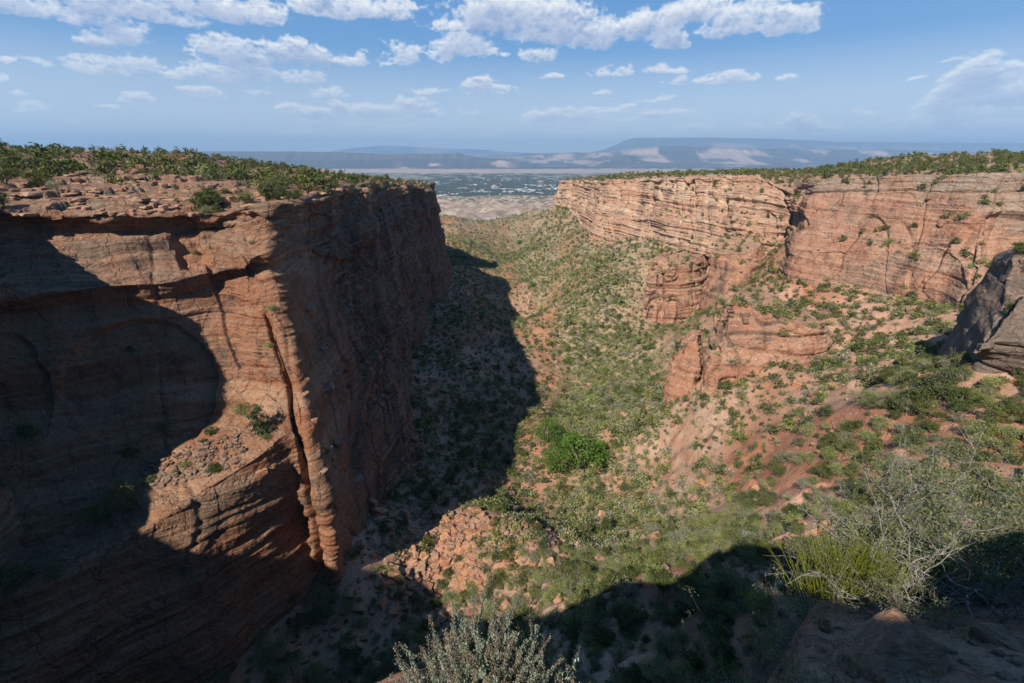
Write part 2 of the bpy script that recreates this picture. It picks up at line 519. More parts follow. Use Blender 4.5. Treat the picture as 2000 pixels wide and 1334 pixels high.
# wash along the canyon bottom
for p in [(-75, 20, -112), (-47, 78, -125), (-22, 108, -134), (8, 150, -145), (33, 194, -151), (47, 280, -160), (49, 362, -166), (38, 510, -179), (14, 720, -188), (2, 914, -196), (-5, 1300, -214), (-25, 2400, -345), (0, 3000, -370)]:
    CTRL.append(p)
for a in [(1060, 412, 1500), (1020, 431, 1650), (986, 443, 1750), (930, 431, 1500), (890, 426, 1380), (1090, 402, 1400)]:
    cpt(*a)
for p in [(-150, 2150, -330), (60, 2150, -335), (250, 2150, -320)]: CTRL.append(p)
# foot of the shaded wall
for a in [(690, 1110, 138), (790, 960, 185), (812, 850, 235), (805, 740, 285), (835, 620, 390), (885, 545, 520)]:
    cpt(*a, dz=2)
for p in [(-85, 50, -112), (-70, 66, -117), (-110, 40, -100), (-110, 560, -125), (-150, 700, -140), (-300, 900, -180), (-110, 150, -118), (-140, 240, -126), (-140, 380, -126), (-200, 500, -126), (-250, 300, -120), (-220, 120, -112),
          (-230, 1300, -190), (-420, 1500, -215), (-500, 2150, -325), (-700, 2400, -340), (-60, 700, -168), (-90, 1000, -178), (-130, 1400, -200)]:
    CTRL.append(p)
# sunny slope and the foot of the far wall
for a in [(1500, 800, 185), (1300, 900, 215), (1300, 700, 320), (1200, 600, 430), (1500, 1000, 125), (1250, 1100, 105), (1100, 1100, 140), (1700, 850, 120), (1700, 650, 226),
          (1390, 775, 212), (1620, 700, 205), (1330, 615, 425), (1530, 560, 296), (1750, 578, 243), (1900, 602, 203), (1545, 470, 368), (1310, 478, 484), (1230, 470, 562), (1155, 467, 642), (1160, 440, 762), (1120, 422, 860), (1075, 415, 950),
          (1000, 1000, 172), (1100, 560, 520), (1860, 715, 118), (1000, 1210, 124), (900, 1100, 150)]:
    cpt(*a)
for p in [(0, 52, -86), (22, 42, -72), (50, 45, -60), (90, 60, -48), (130, 90, -46), (40, 20, -55), (0, 20, -72), (-35, 20, -95), (100, 20, -45), (180, 120, -58),
          (240, 200, -74), (300, 150, -70), (320, 260, -72), (230, 380, -70), (260, 500, -90), (200, 650, -108), (190, 850, -112), (200, 1120, -130), (330, 1500, -190), (120, 1500, -196), (600, 2400, -340),
          (60, 700, -168), (50, 1000, -182), (-60, -60, -80), (60, -80, -50), (200, -60, -50), (-200, -60, -90)]:
    CTRL.append(p)


class TPS:
    def __init__(s, pts, lam=0.5):
        p = np.array(pts, float); s.c = p[:, :2] / 100.0; n = len(p)
        d = np.linalg.norm(s.c[:, None] - s.c[None], axis=-1)
        K = s.k(d) + lam * 0.01 * np.eye(n)
        Pm = np.concatenate([np.ones((n, 1)), s.c], 1)
        A = np.zeros((n + 3, n + 3)); A[:n, :n] = K; A[:n, n:] = Pm; A[n:, :n] = Pm.T
        s.w = np.linalg.solve(A, np.concatenate([p[:, 2], np.zeros(3)])); s.n = n

    @staticmethod
    def k(r): return np.where(r > 1e-9, r * r * np.log(np.maximum(r, 1e-9)), 0.0)

    def __call__(s, x, y):
        q = np.stack([np.ravel(x), np.ravel(y)], -1) / 100.0
        r = np.zeros(len(q))
        for i in range(0, len(q), 60000):
            b = q[i:i + 60000]
            r[i:i + 60000] = s.k(np.linalg.norm(b[:, None] - s.c[None], axis=-1)) @ s.w[:s.n] + s.w[s.n] + b @ s.w[s.n + 1:]
        return r.reshape(np.shape(x))


BASE = TPS(CTRL)
_wash = np.array([(-75, 20), (-47, 78), (-22, 108), (8, 150), (33, 194), (47, 280), (49, 362), (38, 510), (14, 720), (2, 914), (-5, 1300), (-28, 1900), (-20, 2400)], float)


def wash_dist(x, y):
    wx = np.interp(y, _wash[:, 1], _wash[:, 0]) + 6 * np.sin(y / 23.0) + 9 * np.sin(y / 71.0 + 1)
    return np.abs(x - wx), wx


def terrain(x, y, detail=True):
    z = BASE(x, y)
    d, wx = wash_dist(x, y)
    if detail:
        far = ss(60, 400, y)
        z = z + fbm(V3(x / 38, y / 38), 4, .5, 3) * (3.0 + 3 * far)
        rid = 1 - np.abs(fbm(V3(x / 55 + y / 160, y / 26), 3, .5, 9)) * 2.2
        z = z - 2.6 * np.clip(rid, 0, 1) * ss(12, 60, d)
        z = z + fbm(V3(x / 6, y / 6), 3, .5, 11) * .8
        lump = fbm(V3(x / 11, y / 11), 3, .5, 31)
        z = z + 2.4 * ss(.25, .5, lump) * (x > wx)
    z = z - 2.5 * np.exp(-(d / 5.0) ** 2)
    return z


def build_terrain():
    nr, nc = 560, 520
    ys = 14 * (2700 / 14.0) ** np.linspace(0, 1, nr)
    ys = np.concatenate([np.linspace(-80, 10, 20), ys])
    tt = np.linspace(-1, 1, nc); tt = np.sign(tt) * np.abs(tt) ** 1.25
    half = np.clip(130 + 0.75 * np.maximum(ys, 0), 130, 1300)
    X = tt[None] * half[:, None] + 20; Y = np.repeat(ys[:, None], nc, 1)
    Z = terrain(X, Y)
    G = np.stack([X, Y, Z], -1)
    d, wx = wash_dist(X, Y)
    v = fbm(V3(X / 45, Y / 45), 3, .5, 21)
    side = X - wx
    veg = 1.0 - ss(25, 110 + .10 * np.clip(Y, 0, 900), np.abs(side)) * .75
    veg = veg + ss(450, 900, Y) * .4
    veg = np.clip(veg + v * .45, 0, 1) * (.25 + .75 * ss(150, 330, Y)) * (1 - .65 * (side < -8) * ss(900, 700, Y))
    red = np.clip(ss(-.1, .5, fbm(V3(X / 30, Y / 60), 3, .5, 5)) * .8 + .45 * (side < 0) + .45 * ss(55, 90, side) * ss(420, 300, Y) + .5 * np.exp(-(((X + 5) / 30) ** 2 + ((Y - 125) / 30) ** 2)), 0, 1)
    me = mesh_np('canyon_floor', G, grid_faces(*X.shape), [M['soil']], True, {'veg': veg, 'red': red})
    return tag(add('canyon_floor', me), kind='structure')


floor = build_terrain()


# ------------------------------------------------------------------ lofted cliffs
def catmull(P4, t):
    p0, p1, p2, p3 = P4
    return .5 * ((2 * p1) + (p2 - p0) * t + (2 * p0 - 5 * p1 + 4 * p2 - p3) * t * t + (3 * p1 - p0 - 3 * p2 + p3) * t ** 3)


def loft(C, col_n, row_n, soft=0.6):
    """C[stations, levels, 3] -> grid, station coordinate, level coordinate"""
    C = np.asarray(C, float); S, L, _ = C.shape
    ext = np.concatenate([2 * C[:1] - C[1:2], C, 2 * C[-1:] - C[-2:-1]])
    cols, sc = [], []
    for i in range(S - 1):
        n = col_n[i] if hasattr(col_n, '__len__') else col_n
        for t in np.arange(n) / n:
            cm = catmull(ext[i:i + 4], t); li = ext[i + 1] * (1 - t) + ext[i + 2] * t
            cols.append(soft * cm + (1 - soft) * li); sc.append(i + t)
    cols.append(C[-1]); sc.append(S - 1)
    A = np.array(cols)
    rows, lc = [], []
    for j in range(L - 1):
        for t in np.arange(row_n[j]) / row_n[j]:
            rows.append(A[:, j] * (1 - t) + A[:, j + 1] * t); lc.append(j + t)
    rows.append(A[:, -1]); lc.append(L - 1)
    return np.array(rows), np.array(sc), np.array(lc)


def rock_relief(G, big=3.0, joint=2.0, ledge=.8, fine=.5, seed=0, dip=0.0, jw=9.0, warp=2.5):
    x, y, z = G[..., 0], G[..., 1], G[..., 2]
    s = np.concatenate([np.zeros((G.shape[0], 1)), np.cumsum(np.linalg.norm(np.diff(G[..., :2], axis=1), axis=-1), 1)], 1)
    s = np.repeat(s.mean(0, keepdims=True), G.shape[0], 0)
    d = big * fbm(G / 28.0, 3, .5, seed)
    wz = z + warp * fbm(G / 22.0, 2, .5, seed + 3) + dip * s
    # jointed columns and cracks
    q = s / jw + .9 * fbm(V3(s / 30, z / 25), 2, .5, seed + 5)
    n = vnoise(V3(q, z / 70.0), seed + 6)
    d = d - joint * np.exp(-(n / .09) ** 2) * (.4 + .6 * ss(-.3, .4, fbm(V3(s / 25, z / 40), 2, .5, seed + 8)))
    d = d + joint * .6 * np.round(2.2 * fbm(V3(q * .55, z / 48.0), 2, .5, seed + 7)) / 2.2
    # bedding ledges and recesses
    b = fbm(V3(wz / 2.6, s / 90.0), 3, .55, seed + 9)
    b2 = fbm(V3(wz / 9.0, s / 160.0), 2, .5, seed + 10)
    d = d + ledge * np.tanh(9 * b) + ledge * 1.4 * np.tanh(8 * b2) + ledge * .45 * np.tanh(9 * fbm(V3(wz / 1.1, s / 50.0), 2, .5, seed + 15))
    d = d + fine * fbm(G / 3.0, 4, .55, seed + 12) + .6 * fine * np.abs(fbm(G / 7.0, 3, .5, seed + 13))
    return d, s


def plate(z, xy_n, step):
    return terrace(z + xy_n, step, 7.0) - xy_n


# --- shaded wall on the left: stations x levels [base, apron, ledge outer, ledge inner, mid, under, lip, bench top, rim, bench, skyline, behind]
def lst(base, apron, lo, li, mid, px, d, rimpy, pl, sk, be, lip=3.0, up_=545, un=568, bt=446):
    """station by picture columns: px may be (under, lip, bench top, rim)"""
    q = px if isinstance(px, tuple) else (px,) * 4
    return [P(*base), P(*apron), P(*lo), P(*li), P(*mid), P(q[0], un, d), P(q[1], up_, d - lip), P(q[2], bt, d + 6.5), P(q[3], rimpy, d + 2.5), P(*pl), P(*sk), be]


def wst(x, y, top, bench, sk, be):
    """plain station outside the picture: (x, y) of the rim, bottom slightly further in"""
    f = [(-100, 3), (-94, 3), (-88, 2), (-82, 1), (-54, 1), (-26, 0), (-22, -1), (-6, 0)]
    dx = 1.0
    return [(x + dx * k, y - k * 2, z) for z, k in f] + [(x, y, top), bench, sk, be]


def line_station(b, r, pl, sk, be, lip=2.2):
    """station whose wall runs from base b up to rim r"""
    b, r = np.array(b, float), np.array(r, float)
    n = (b - r)[:2]; n = n / max(np.linalg.norm(n), 1e-6)
    out = []
    for t, o in [(0, 0), (.16, 0), (.33, 0), (.40, 0), (.62, -.5), (.775, -1.2), (.80, lip), (.93, .2), (1.0, 0)]:
        p = b * (1 - t) + r * t; p[:2] += n * o
        if t == 0: p[2] -= 7
        out.append(tuple(p))
    return out + [tuple(pl), tuple(sk), tuple(be)]


L_ST = [
    wst(-125, 6, 0, (-150, 4, 1), (-320, 20, 6), (-500, 20, -20)),
    wst(-127, 34, 0, (-148, 34, 2), (-320, 90, 6), (-500, 120, -20)),
    wst(-113, 50, 0, (-140, 58, 2), (-320, 130, 6), (-520, 180, -20)),
    wst(-109, 76, 0, (-140, 72, 2), (-320, 170, 6), (-520, 260, -20)),
    [(-112, 62, -99), (-113, 66, -93), (-114, 72, -86), (-116, 80, -80), (-117, 84, -54), (-117, 86, -28), (-115, 83, -24), (-117, 88, -8), (-117, 88, -4), (-142, 92, 0), (-325, 215, 6), (-520, 340, -20)],
    lst((0, 1500, 84), (0, 1330, 85), (0, 1180, 86), (0, 1110, 98), (0, 800, 103), 0, 105, 417, (0, 383, 122), (0, 288, 262), (-520, 480, -20), un=610, up_=590),
    lst((230, 1420, 98), (225, 1250, 98), (235, 1065, 97), (200, 1000, 107), (200, 750, 112), 200, 113, 418, (200, 386, 133), (200, 297, 262), (-420, 520, -20), un=590, up_=560),
    lst((400, 1340, 110), (395, 1150, 107), (385, 965, 103), (330, 865, 114), (335, 680, 119), 335, 120, 420, (345, 388, 143), (330, 302, 262), (-330, 540, -20), un=580, up_=552),
    lst((540, 1240, 124), (520, 1060, 118.5), (500, 895, 109), (455, 795, 120), (425, 620, 125), (415, 415, 420, 430), 126, 413, (430, 384, 152), (440, 314, 275), (-290, 560, -22), lip=3.6, un=555, up_=530),
    lst((625, 1180, 134), (590, 1020, 128), (560, 850, 114), (525, 755, 120), (490, 620, 122), (470, 474, 485, 500), 124, 402, (520, 374, 165), (530, 326, 300), (-270, 590, -25), lip=3, un=530, up_=508, bt=440),
    lst((668, 1120, 134), (652, 1050, 125), (612, 870, 120), (583, 750, 121), (548, 620, 124), (525, 528, 548, 560), 128, 398, (590, 368, 180), (600, 335, 340), (-260, 620, -30), lip=3, un=512, up_=492, bt=432),
    lst((700, 1080, 146), (672, 1020, 136), (640, 880, 132), (618, 760, 132), (590, 620, 137), (580, 585, 596, 600), 146, 396, (640, 364, 200), (650, 343, 380), (-240, 660, -35), lip=2.5, un=500, up_=480, bt=420),
    line_station(P(750, 1010, 168), P(655, 384, 178), P(690, 362, 225), P(690, 349, 420), (-230, 700, -40)),
    line_station(P(795, 950, 190), P(690, 376, 212), P(720, 360, 265), P(715, 352, 440), (-220, 730, -45)),
    line_station(P(812, 850, 235), P(732, 370, 275), P(757, 359, 320), P(750, 355, 450), (-215, 760, -50)),
    line_station(P(805, 740, 285), P(772, 366, 345), P(790, 361, 385), P(780, 358, 460), (-210, 780, -55)),
    line_station(P(832, 625, 385), P(803, 364, 405), P(812, 360, 440), P(805, 359, 480), (-205, 800, -60)),
    line_station(P(880, 548, 505), P(846, 374, 460), P(830, 362, 485), P(818, 360, 500), (-200, 800, -60)),
    line_station((-76, 560, -135), (-92, 540, -38), (-105, 535, -36), (-115, 530, -35), (-200, 800, -60)),
    line_station((-120, 640, -135), (-140, 600, -40), (-150, 590, -38), (-160, 580, -37), (-210, 800, -60)),
    line_station((-112, 755, -150), (-125, 740, -42), (-140, 745, -42), (-200, 750, -48), (-300, 900, -70)),
    line_station((-330, 1000, -180), (-350, 970, -62), (-370, 965, -62), (-400, 960, -62), (-500, 1000, -80))]
WALLS = []


def build_left():
    cn = [30, 30, 30, 30, 60, 130, 140, 120, 110, 80, 70, 70, 80, 90, 90, 80, 100, 40, 40, 40, 30]
    rn = [64, 60, 30, 80, 56, 14, 44, 14, 30, 110, 40]
    G, sc, lc = loft(L_ST, cn, rn, .7)
    N = grid_normals(G)
    SCc = np.repeat(sc[None], len(lc), 0); LC = np.repeat(lc[:, None], len(sc), 1)
    if N[60, 420, 0] - N[60, 420, 1] < 0: N = -N
    wall = ss(8.15, 7.9, LC)
    near = ss(12.5, 10.7, SCc)
    d, s = rock_relief(G, 3.4, .55, .30, .34, 40, jw=16.0)
    d2, _ = rock_relief(G, 2.2, 5.0, .6, .3, 60, jw=10.0)
    big = fbm(V3(s / 34, G[..., 2] / 90.0), 2, .5, 66)
    d2 = d2 + 5.5 * np.round(big * 3.6) / 3.6 + 2.2 * np.round(2.5 * fbm(V3(s / 9, G[..., 2] / 60), 2, .5, 68)) / 2.5 + .5 * fbm(V3(s / 12, G[..., 2] / 40), 2, .5, 67)
    d = d * near + d2 * (1 - near)
    capz = ss(6.9, 7.2, LC) * ss(8.2, 7.95, LC)
    px, py, _f = proj(G)
    d = d - .9 * np.exp(-((LC - 7.45) / .14) ** 2) + capz * (1.5 * fbm(V3(s / 6, G[..., 2] / 1.3), 3, .5, 77) + .5 * np.tanh(5 * fbm(V3(s / 40, G[..., 2] / 1.1), 2, .5, 78)))
    bench = ss(5.9, 6.1, LC) * ss(7.3, 6.9, LC)
    d = d + bench * near * (1.3 * np.tanh(4 * fbm(V3(G[..., 2] / 2.4, s / 60), 3, .5, 81)) + 1.6 * fbm(V3(s / 14, LC * 3), 3, .5, 79) - .7 * np.exp(-(vnoise(V3(LC * 5 + s / 60, s / 50), 80) / .12) ** 2))

    def arch(cx, cy, rx, ry, depth, edge=.12):
        wob = fbm(V3(px / 60, py / 60), 3, .6, 88) * 26
        r = (np.abs((px + wob - cx) / rx) ** 2.4 + np.abs((py + wob * .5 - cy) / ry) ** 1.7) ** .5
        top = ss(1.0 + edge, 1.0 - edge, r) * ss(1.15, .2, (py - cy) / ry)
        return -depth * top * near * wall
    d = d + arch(275, 750, 150, 125, 1.5, .03) + arch(-10, 770, 120, 120, 1.2, .04)
    # open joint behind the flake at the corner
    jx = np.interp(py, [500, 620, 745, 850, 1000, 1110], [497, 520, 560, 585, 612, 625])
    d = d - 3.4 * np.exp(-((px - jx) / 5.5) ** 2) * ss(580, 640, py) * near * wall
    d = d + 1.6 * np.exp(-((px - jx - 26) / 20.0) ** 2) * near * wall
    # recessed smooth slab left of the joint
    r = np.maximum(np.abs(px - np.interp(py, [500, 720], [440, 505])) / 42, np.abs(py - 615) / 105)
    d = d - 1.2 * ss(1.05, .98, r) * wall
    # crumbling chute below the rim
    r = np.abs(px - np.interp(py, [415, 520], [345, 385])) / 34
    d = d - 2.2 * ss(1.1, .4, r) * ss(530, 500, py) * ss(400, 425, py) * near + .8 * (r < 1.2) * (py < 530) * near * fbm(G / 1.6, 3, .5, 83)
    G2 = G + N * (d * wall)[..., None]
    # plateau: stepped slickrock benches
    top = ss(7.95, 8.3, LC)
    hz = 2.0 * fbm(V3(G[..., 0] / 26, G[..., 1] / 26), 4, .55, 90) + 1.4 * ss(.05, .3, fbm(V3(G[..., 0] / 12, G[..., 1] / 12), 3, .5, 95))
    zt = terrace(G2[..., 2] + hz, 1.9, 11) + .22 * fbm(G2 / 1.7, 3, .5, 97)
    G2[..., 2] = G2[..., 2] * (1 - top) + zt * top
    G2[..., 2] += 1.1 * ss(7.9, 8.0, LC) * ss(8.35, 8.05, LC) * fbm(V3(G[..., 0] / 7, G[..., 1] / 7), 3, .5, 99)
    cap = np.clip(ss(5.7, 6.2, LC) * .8 + .25 * ss(8.0, 8.2, LC), 0, 1) * (1 - .85 * ss(1.2, .6, r) * ss(560, 520, py) * near)
    pale = .6 * ss(.0, .35, fbm(V3(s / 120, (G[..., 2] + s * .10 + 5 * fbm(G / 40, 2, .5, 102)) / 9), 3, .5, 101)) * (1 - ss(5.6, 6.0, LC))
    me = mesh_np('canyon_wall', G2, grid_faces(*LC.shape), [M['rock_left']], False, {'cap': np.clip(cap, 0, 1), 'pale': pale, 'side_shade': ss(11.1, 11.9, SCc) * ss(8.2, 7.6, LC) * (.75 + .25 * ss(7.6, 6.6, LC))})
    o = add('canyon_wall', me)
    tag(o, kind='structure')
    WALLS.append((G2, LC, SCc, 8.0))
    return o


left_wall = build_left()


# --- sunlit wall on the right: levels [base, tier, ledge in, mid, cap, rim, bench, skyline, behind]
def rst(b, r, pl, sk, be, tin=3.0, tier=.36):
    b, r = np.array(b, float), np.array(r, float)
    out = r - b; n = out[:2] / max(np.linalg.norm(out[:2]), 1e-6)
    w = b * (1 - tier) + r * tier
    w1 = w.copy(); w1[:2] -= n * tin * .5
    w2 = w.copy(); w2[:2] += n * tin * .5; w2[2] += 1.5
    mid = w2 * .5 + r * .5; cp = w2 * .2 + r * .8
    return [tuple(b - np.array([0, 0, 9.0])), tuple(w1), tuple(w2), tuple(mid), tuple(cp), tuple(r), tuple(pl), tuple(sk), tuple(be)]


R_ST = [
    rst((330, 40, -60), (345, 30, -8), (365, 30, -6), (500, 60, 0), (700, 100, -20)),
    rst((300, 120, -68), (318, 110, -9), (340, 118, -6), (500, 170, 2), (700, 250, -20)),
    rst(P(2010, 625, 210), P(2040, 342, 223), P(2040, 330, 262), P(2050, 303, 420), (700, 500, -20)),
    rst(P(1905, 606, 202), P(1935, 343, 234), P(1930, 334, 270), P(1930, 300, 430), (640, 560, -20)),
    rst(P(1840, 592, 222), P(1850, 343, 248), P(1850, 335, 290), P(1840, 304, 440), (600, 600, -20)),
    rst(P(1750, 580, 242), P(1760, 344, 266), P(1760, 336, 310), P(1750, 310, 450), (540, 640, -20)),
    rst(P(1640, 572, 265), P(1680, 346, 285), P(1680, 337, 330), P(1670, 322, 470), (480, 660, -20)),
    rst(P(1530, 562, 295), P(1592, 352, 304), P(1600, 341, 350), P(1600, 331, 490), (430, 680, -22)),
    rst(P(1524, 525, 345), P(1560, 366, 350), P(1565, 350, 380), P(1560, 336, 520), (410, 720, -24)),
    rst(P(1548, 476, 372), P(1548, 372, 376), P(1548, 352, 405), P(1530, 338, 560), (400, 760, -24)),
    rst(P(1450, 486, 400), P(1478, 345, 420), P(1480, 340, 460), P(1450, 337, 620), (380, 800, -26)),
    rst(P(1380, 484, 440), P(1400, 345, 458), P(1405, 341, 500), P(1380, 339, 680), (370, 900, -30), 6),
    rst(P(1312, 478, 484), P(1325, 347, 500), P(1330, 343, 560), P(1310, 342, 760), (360, 1000, -34), 9),
    rst(P(1232, 472, 556), P(1255, 350, 590), P(1260, 346, 640), P(1245, 344, 840), (350, 1100, -38), 9),
    rst(P(1152, 468, 636), P(1178, 356, 650), P(1190, 349, 700), P(1180, 347, 900), (340, 1200, -42), 5),
    rst(P(1158, 445, 735), P(1168, 356, 745), P(1180, 350, 800), P(1170, 348, 950), (330, 1300, -46)),
    rst(P(1120, 424, 860), P(1132, 354, 880), P(1140, 350, 930), P(1140, 349, 1040), (320, 1350, -50)),
    rst(P(1076, 416, 945), P(1092, 353, 955), P(1102, 351, 980), P(1110, 350, 1080), (310, 1400, -55)),
    rst((115, 1080, -130), (130, 1070, -56), (145, 1075, -55), (180, 1130, -54), (330, 1450, -60)),
    rst((200, 1300, -170), (220, 1290, -66), (240, 1290, -65), (280, 1290, -65), (400, 1500, -70)),
    rst((400, 1700, -220), (430, 1690, -90), (450, 1680, -90), (500, 1680, -90), (700, 1800, -90)),
]


def build_right():
    cn = [20, 30, 60, 60, 70, 70, 80, 50, 40, 50, 50, 60, 70, 70, 50, 50, 50, 30, 30, 20]
    rn = [70, 14, 50, 50, 26, 24, 50, 24]
    G, sc, lc = loft(R_ST, cn, rn, .55)
    N = grid_normals(G)
    if N[60, 250, 0] > 0: N = -N
    SCc = np.repeat(sc[None], len(lc), 0); LC = np.repeat(lc[:, None], len(sc), 1)
    main = ss(8.0, 7.0, SCc)
    wall = ss(5.12, 4.95, LC)
    d, s = rock_relief(G, 3.8, 1.8, .30, .42, 140, jw=14.0, warp=.8)
    d2, _ = rock_relief(G, 5.0, 5.5, .95, .6, 160, jw=15.0, warp=.7)
    d = d * main + d2 * (1 - main)
    px, py, _f = proj(G)

    def arch(cx, cy, rx, ry, depth, edge=.05, cut=.3):
        r = np.sqrt(((px - cx) / rx) ** 2 + ((py - cy) / ry) ** 2)
        return -depth * ss(1.0 + edge, 1.0 - edge, r) * ss(1.0, cut, (py - cy) / ry)
    d = d + main * (arch(1960, 480, 95, 65, 4.5) + arch(1700, 440, 26, 24, 1.6) + arch(1830, 560, 60, 70, 1.4))
    d = d + arch(1495, 445, 24, 34, 3.0) + arch(1555, 440, 24, 26, 2.0)
    d = d - main * 2.0 * np.exp(-((LC - 4.0) / .05) ** 2) - 1.2 * np.exp(-((LC - 4.55) / .05) ** 2)
    # diagonal flake scars
    for (x0, y0, x1, y1, w, dep) in [(1690, 420, 1610, 560, 5, 1.6), (1855, 475, 1800, 560, 6, 2.0), (1660, 350, 1640, 400, 4, 1.4)]:
        t = np.clip((py - y0) / (y1 - y0), 0, 1); jx = x0 + (x1 - x0) * t + 4 * np.sin(py / 9)
        d = d - dep * np.exp(-((px - jx) / w) ** 2) * (py > y0 - 4) * (py < y1 + 4) * main
    G2 = G + N * (d * wall)[..., None]
    top = ss(4.95, 5.3, LC)
    hz = 2.2 * fbm(V3(G[..., 0] / 30, G[..., 1] / 30), 4, .55, 190)
    zt = terrace(G2[..., 2] + hz, 1.6, 6) + .3 * fbm(G2 / 3, 3, .5, 197)
    G2[..., 2] = G2[..., 2] * (1 - top) + zt * top
    varn = ss(.0, .3, fbm(V3(s / 14, G[..., 2] / 10), 3, .5, 203)) * ss(1.2, 3.0, LC) * ss(5.6, 3.5, SCc)
    cap = np.maximum(ss(3.7, 4.1, LC) * .85 + .1, varn * .8) * main + ss(4.5, 4.9, LC) * .3 * (1 - main)
    pale = (1 - main) * (.6 + .4 * ss(-.2, .3, fbm(V3(G[..., 2] / 7, s / 200), 2, .5, 201))) * ss(8, 10, SCc)
    me = mesh_np('canyon_wall', G2, grid_faces(*LC.shape), [M['rock']], False, {'cap': np.clip(cap, 0, 1), 'pale': np.clip(pale, 0, 1)})
    o = add('canyon_wall', me)
    tag(o, kind='structure')
    WALLS.append((G2, LC, SCc, 5.0))
    return o


right_wall = build_right()


# --- the rim we stand on: levels [base, low, edge, inland, behind]
def nst(b, r, i, e):
    b, r = np.array(b, float), np.array(r, float)
    return [tuple(b), tuple(b * .5 + r * .5), tuple(b * .12 + r * .88), tuple(r), tuple(i), tuple(e)]


N_ST = [
    nst((-121, 5, -100), (-125, 6, 0), (-160, 2, 1), (-400, -60, 2)),
    nst((-116, 0, -100), (-121, -3, 0), (-160, -30, 1), (-300, -200, 2)),
    nst((-103, -4, -100), (-108, -13, 0), (-140, -60, 1), (-250, -240, 2)),
    nst((-88, -14, -100), (-94, -26, 0), (-92, -60, 1), (-150, -250, 2)),
    nst((-50, -8, -95), (-53, -20, 0), (-48, -50, 0), (-80, -250, 2)),
    nst((-26, 1, -90), (-27, -9.5, -.8), (-26, -40, 0), (-50, -250, 2)),
    nst((-14, 2, -84), (-12, -6, -2.0), (-12, -20, -1), (-30, -250, 2)),
    nst((-3, 9, -76), (-1.9, 1.1, -2.7), (-1.5, -.8, -1.7), (0, -250, 2)),
    nst((1.0, 9, -72), (.1, 1.95, -3.1), (.1, 0, -1.75), (10, -250, 2)),
    nst((2.5, 9, -70), (.75, 1.5, -3.3), (.6, 0, -1.8), (15, -250, 2)),
    nst((4.5, 9, -66), (1.6, 1.75, -3.5), (1.2, 0, -1.9), (20, -250, 2)),
    nst((8, 9, -62), (2.9, 2.9, -4.3), (3.0, .2, -2.3), (30, -250, 2)),
    nst((12, 11, -60), (4.3, 4.3, -5.2), (4.4, .4, -2.6), (36, -250, 2)),
    nst((17, 14, -58), (6.6, 5.2, -6.2), (6.2, .8, -2.9), (50, -240, 2)),
    nst((30, 16, -54), (13, 6.2, -9.0), (12, 1, -3.2), (80, -220, 2)),
    nst((60, 18, -48), (44, -2, -9), (44, -10, -3), (120, -200, 2)),
    nst((112, 30, -46), (104, 10, -8), (108, 0, -4), (220, -150, 2)),
    nst((150, 80, -50), (160, 66, -8), (168, 48, -5), (300, -80, 2)),
    nst((230, 100, -60), (238, 84, -8), (244, 66, -5), (380, -20, 2)),
    nst((300, 110, -62), (310, 96, -8), (330, 80, -5), (450, 40, 2)),
]


def build_rim():
    cn = [30, 20, 24, 24, 24, 24, 24, 40, 40, 30, 40, 40, 56, 50, 40, 30, 30, 30, 20]
    rn = [26, 30, 26, 46, 30]
    G, sc, lc = loft(N_ST, cn, rn, .8)
    N = grid_normals(G)
    if N[30, 160, 1] < 0: N = -N
    LC = np.repeat(lc[:, None], len(sc), 1); SCc = np.repeat(sc[None], len(lc), 0)
    dist = np.linalg.norm(G, axis=-1)
    a = ss(2, 40, dist)
    d = a * 2.2 * fbm(G / 16, 3, .5, 240) + ss(1, 8, dist) * .5 * fbm(G / 2.6, 3, .5, 241) + .07 * fbm(G / .5, 4, .55, 242)
    d = d + .35 * a * np.tanh(5 * fbm(V3(G[..., 2] / 1.6, G[..., 0] / 60), 3, .5, 244))
    G2 = G + N * d[..., None]
    top = ss(2.9, 3.2, LC)
    me = mesh_np('overlook_ground', G2, grid_faces(*LC.shape), [M['rock_near']], False, {'cap': top * .35, 'pale': 0 * LC})
    o = add('overlook_ground', me); tag(o, kind='structure')
    WALLS.append((G2, LC, SCc, 3.0))
    return o


rim = build_rim()

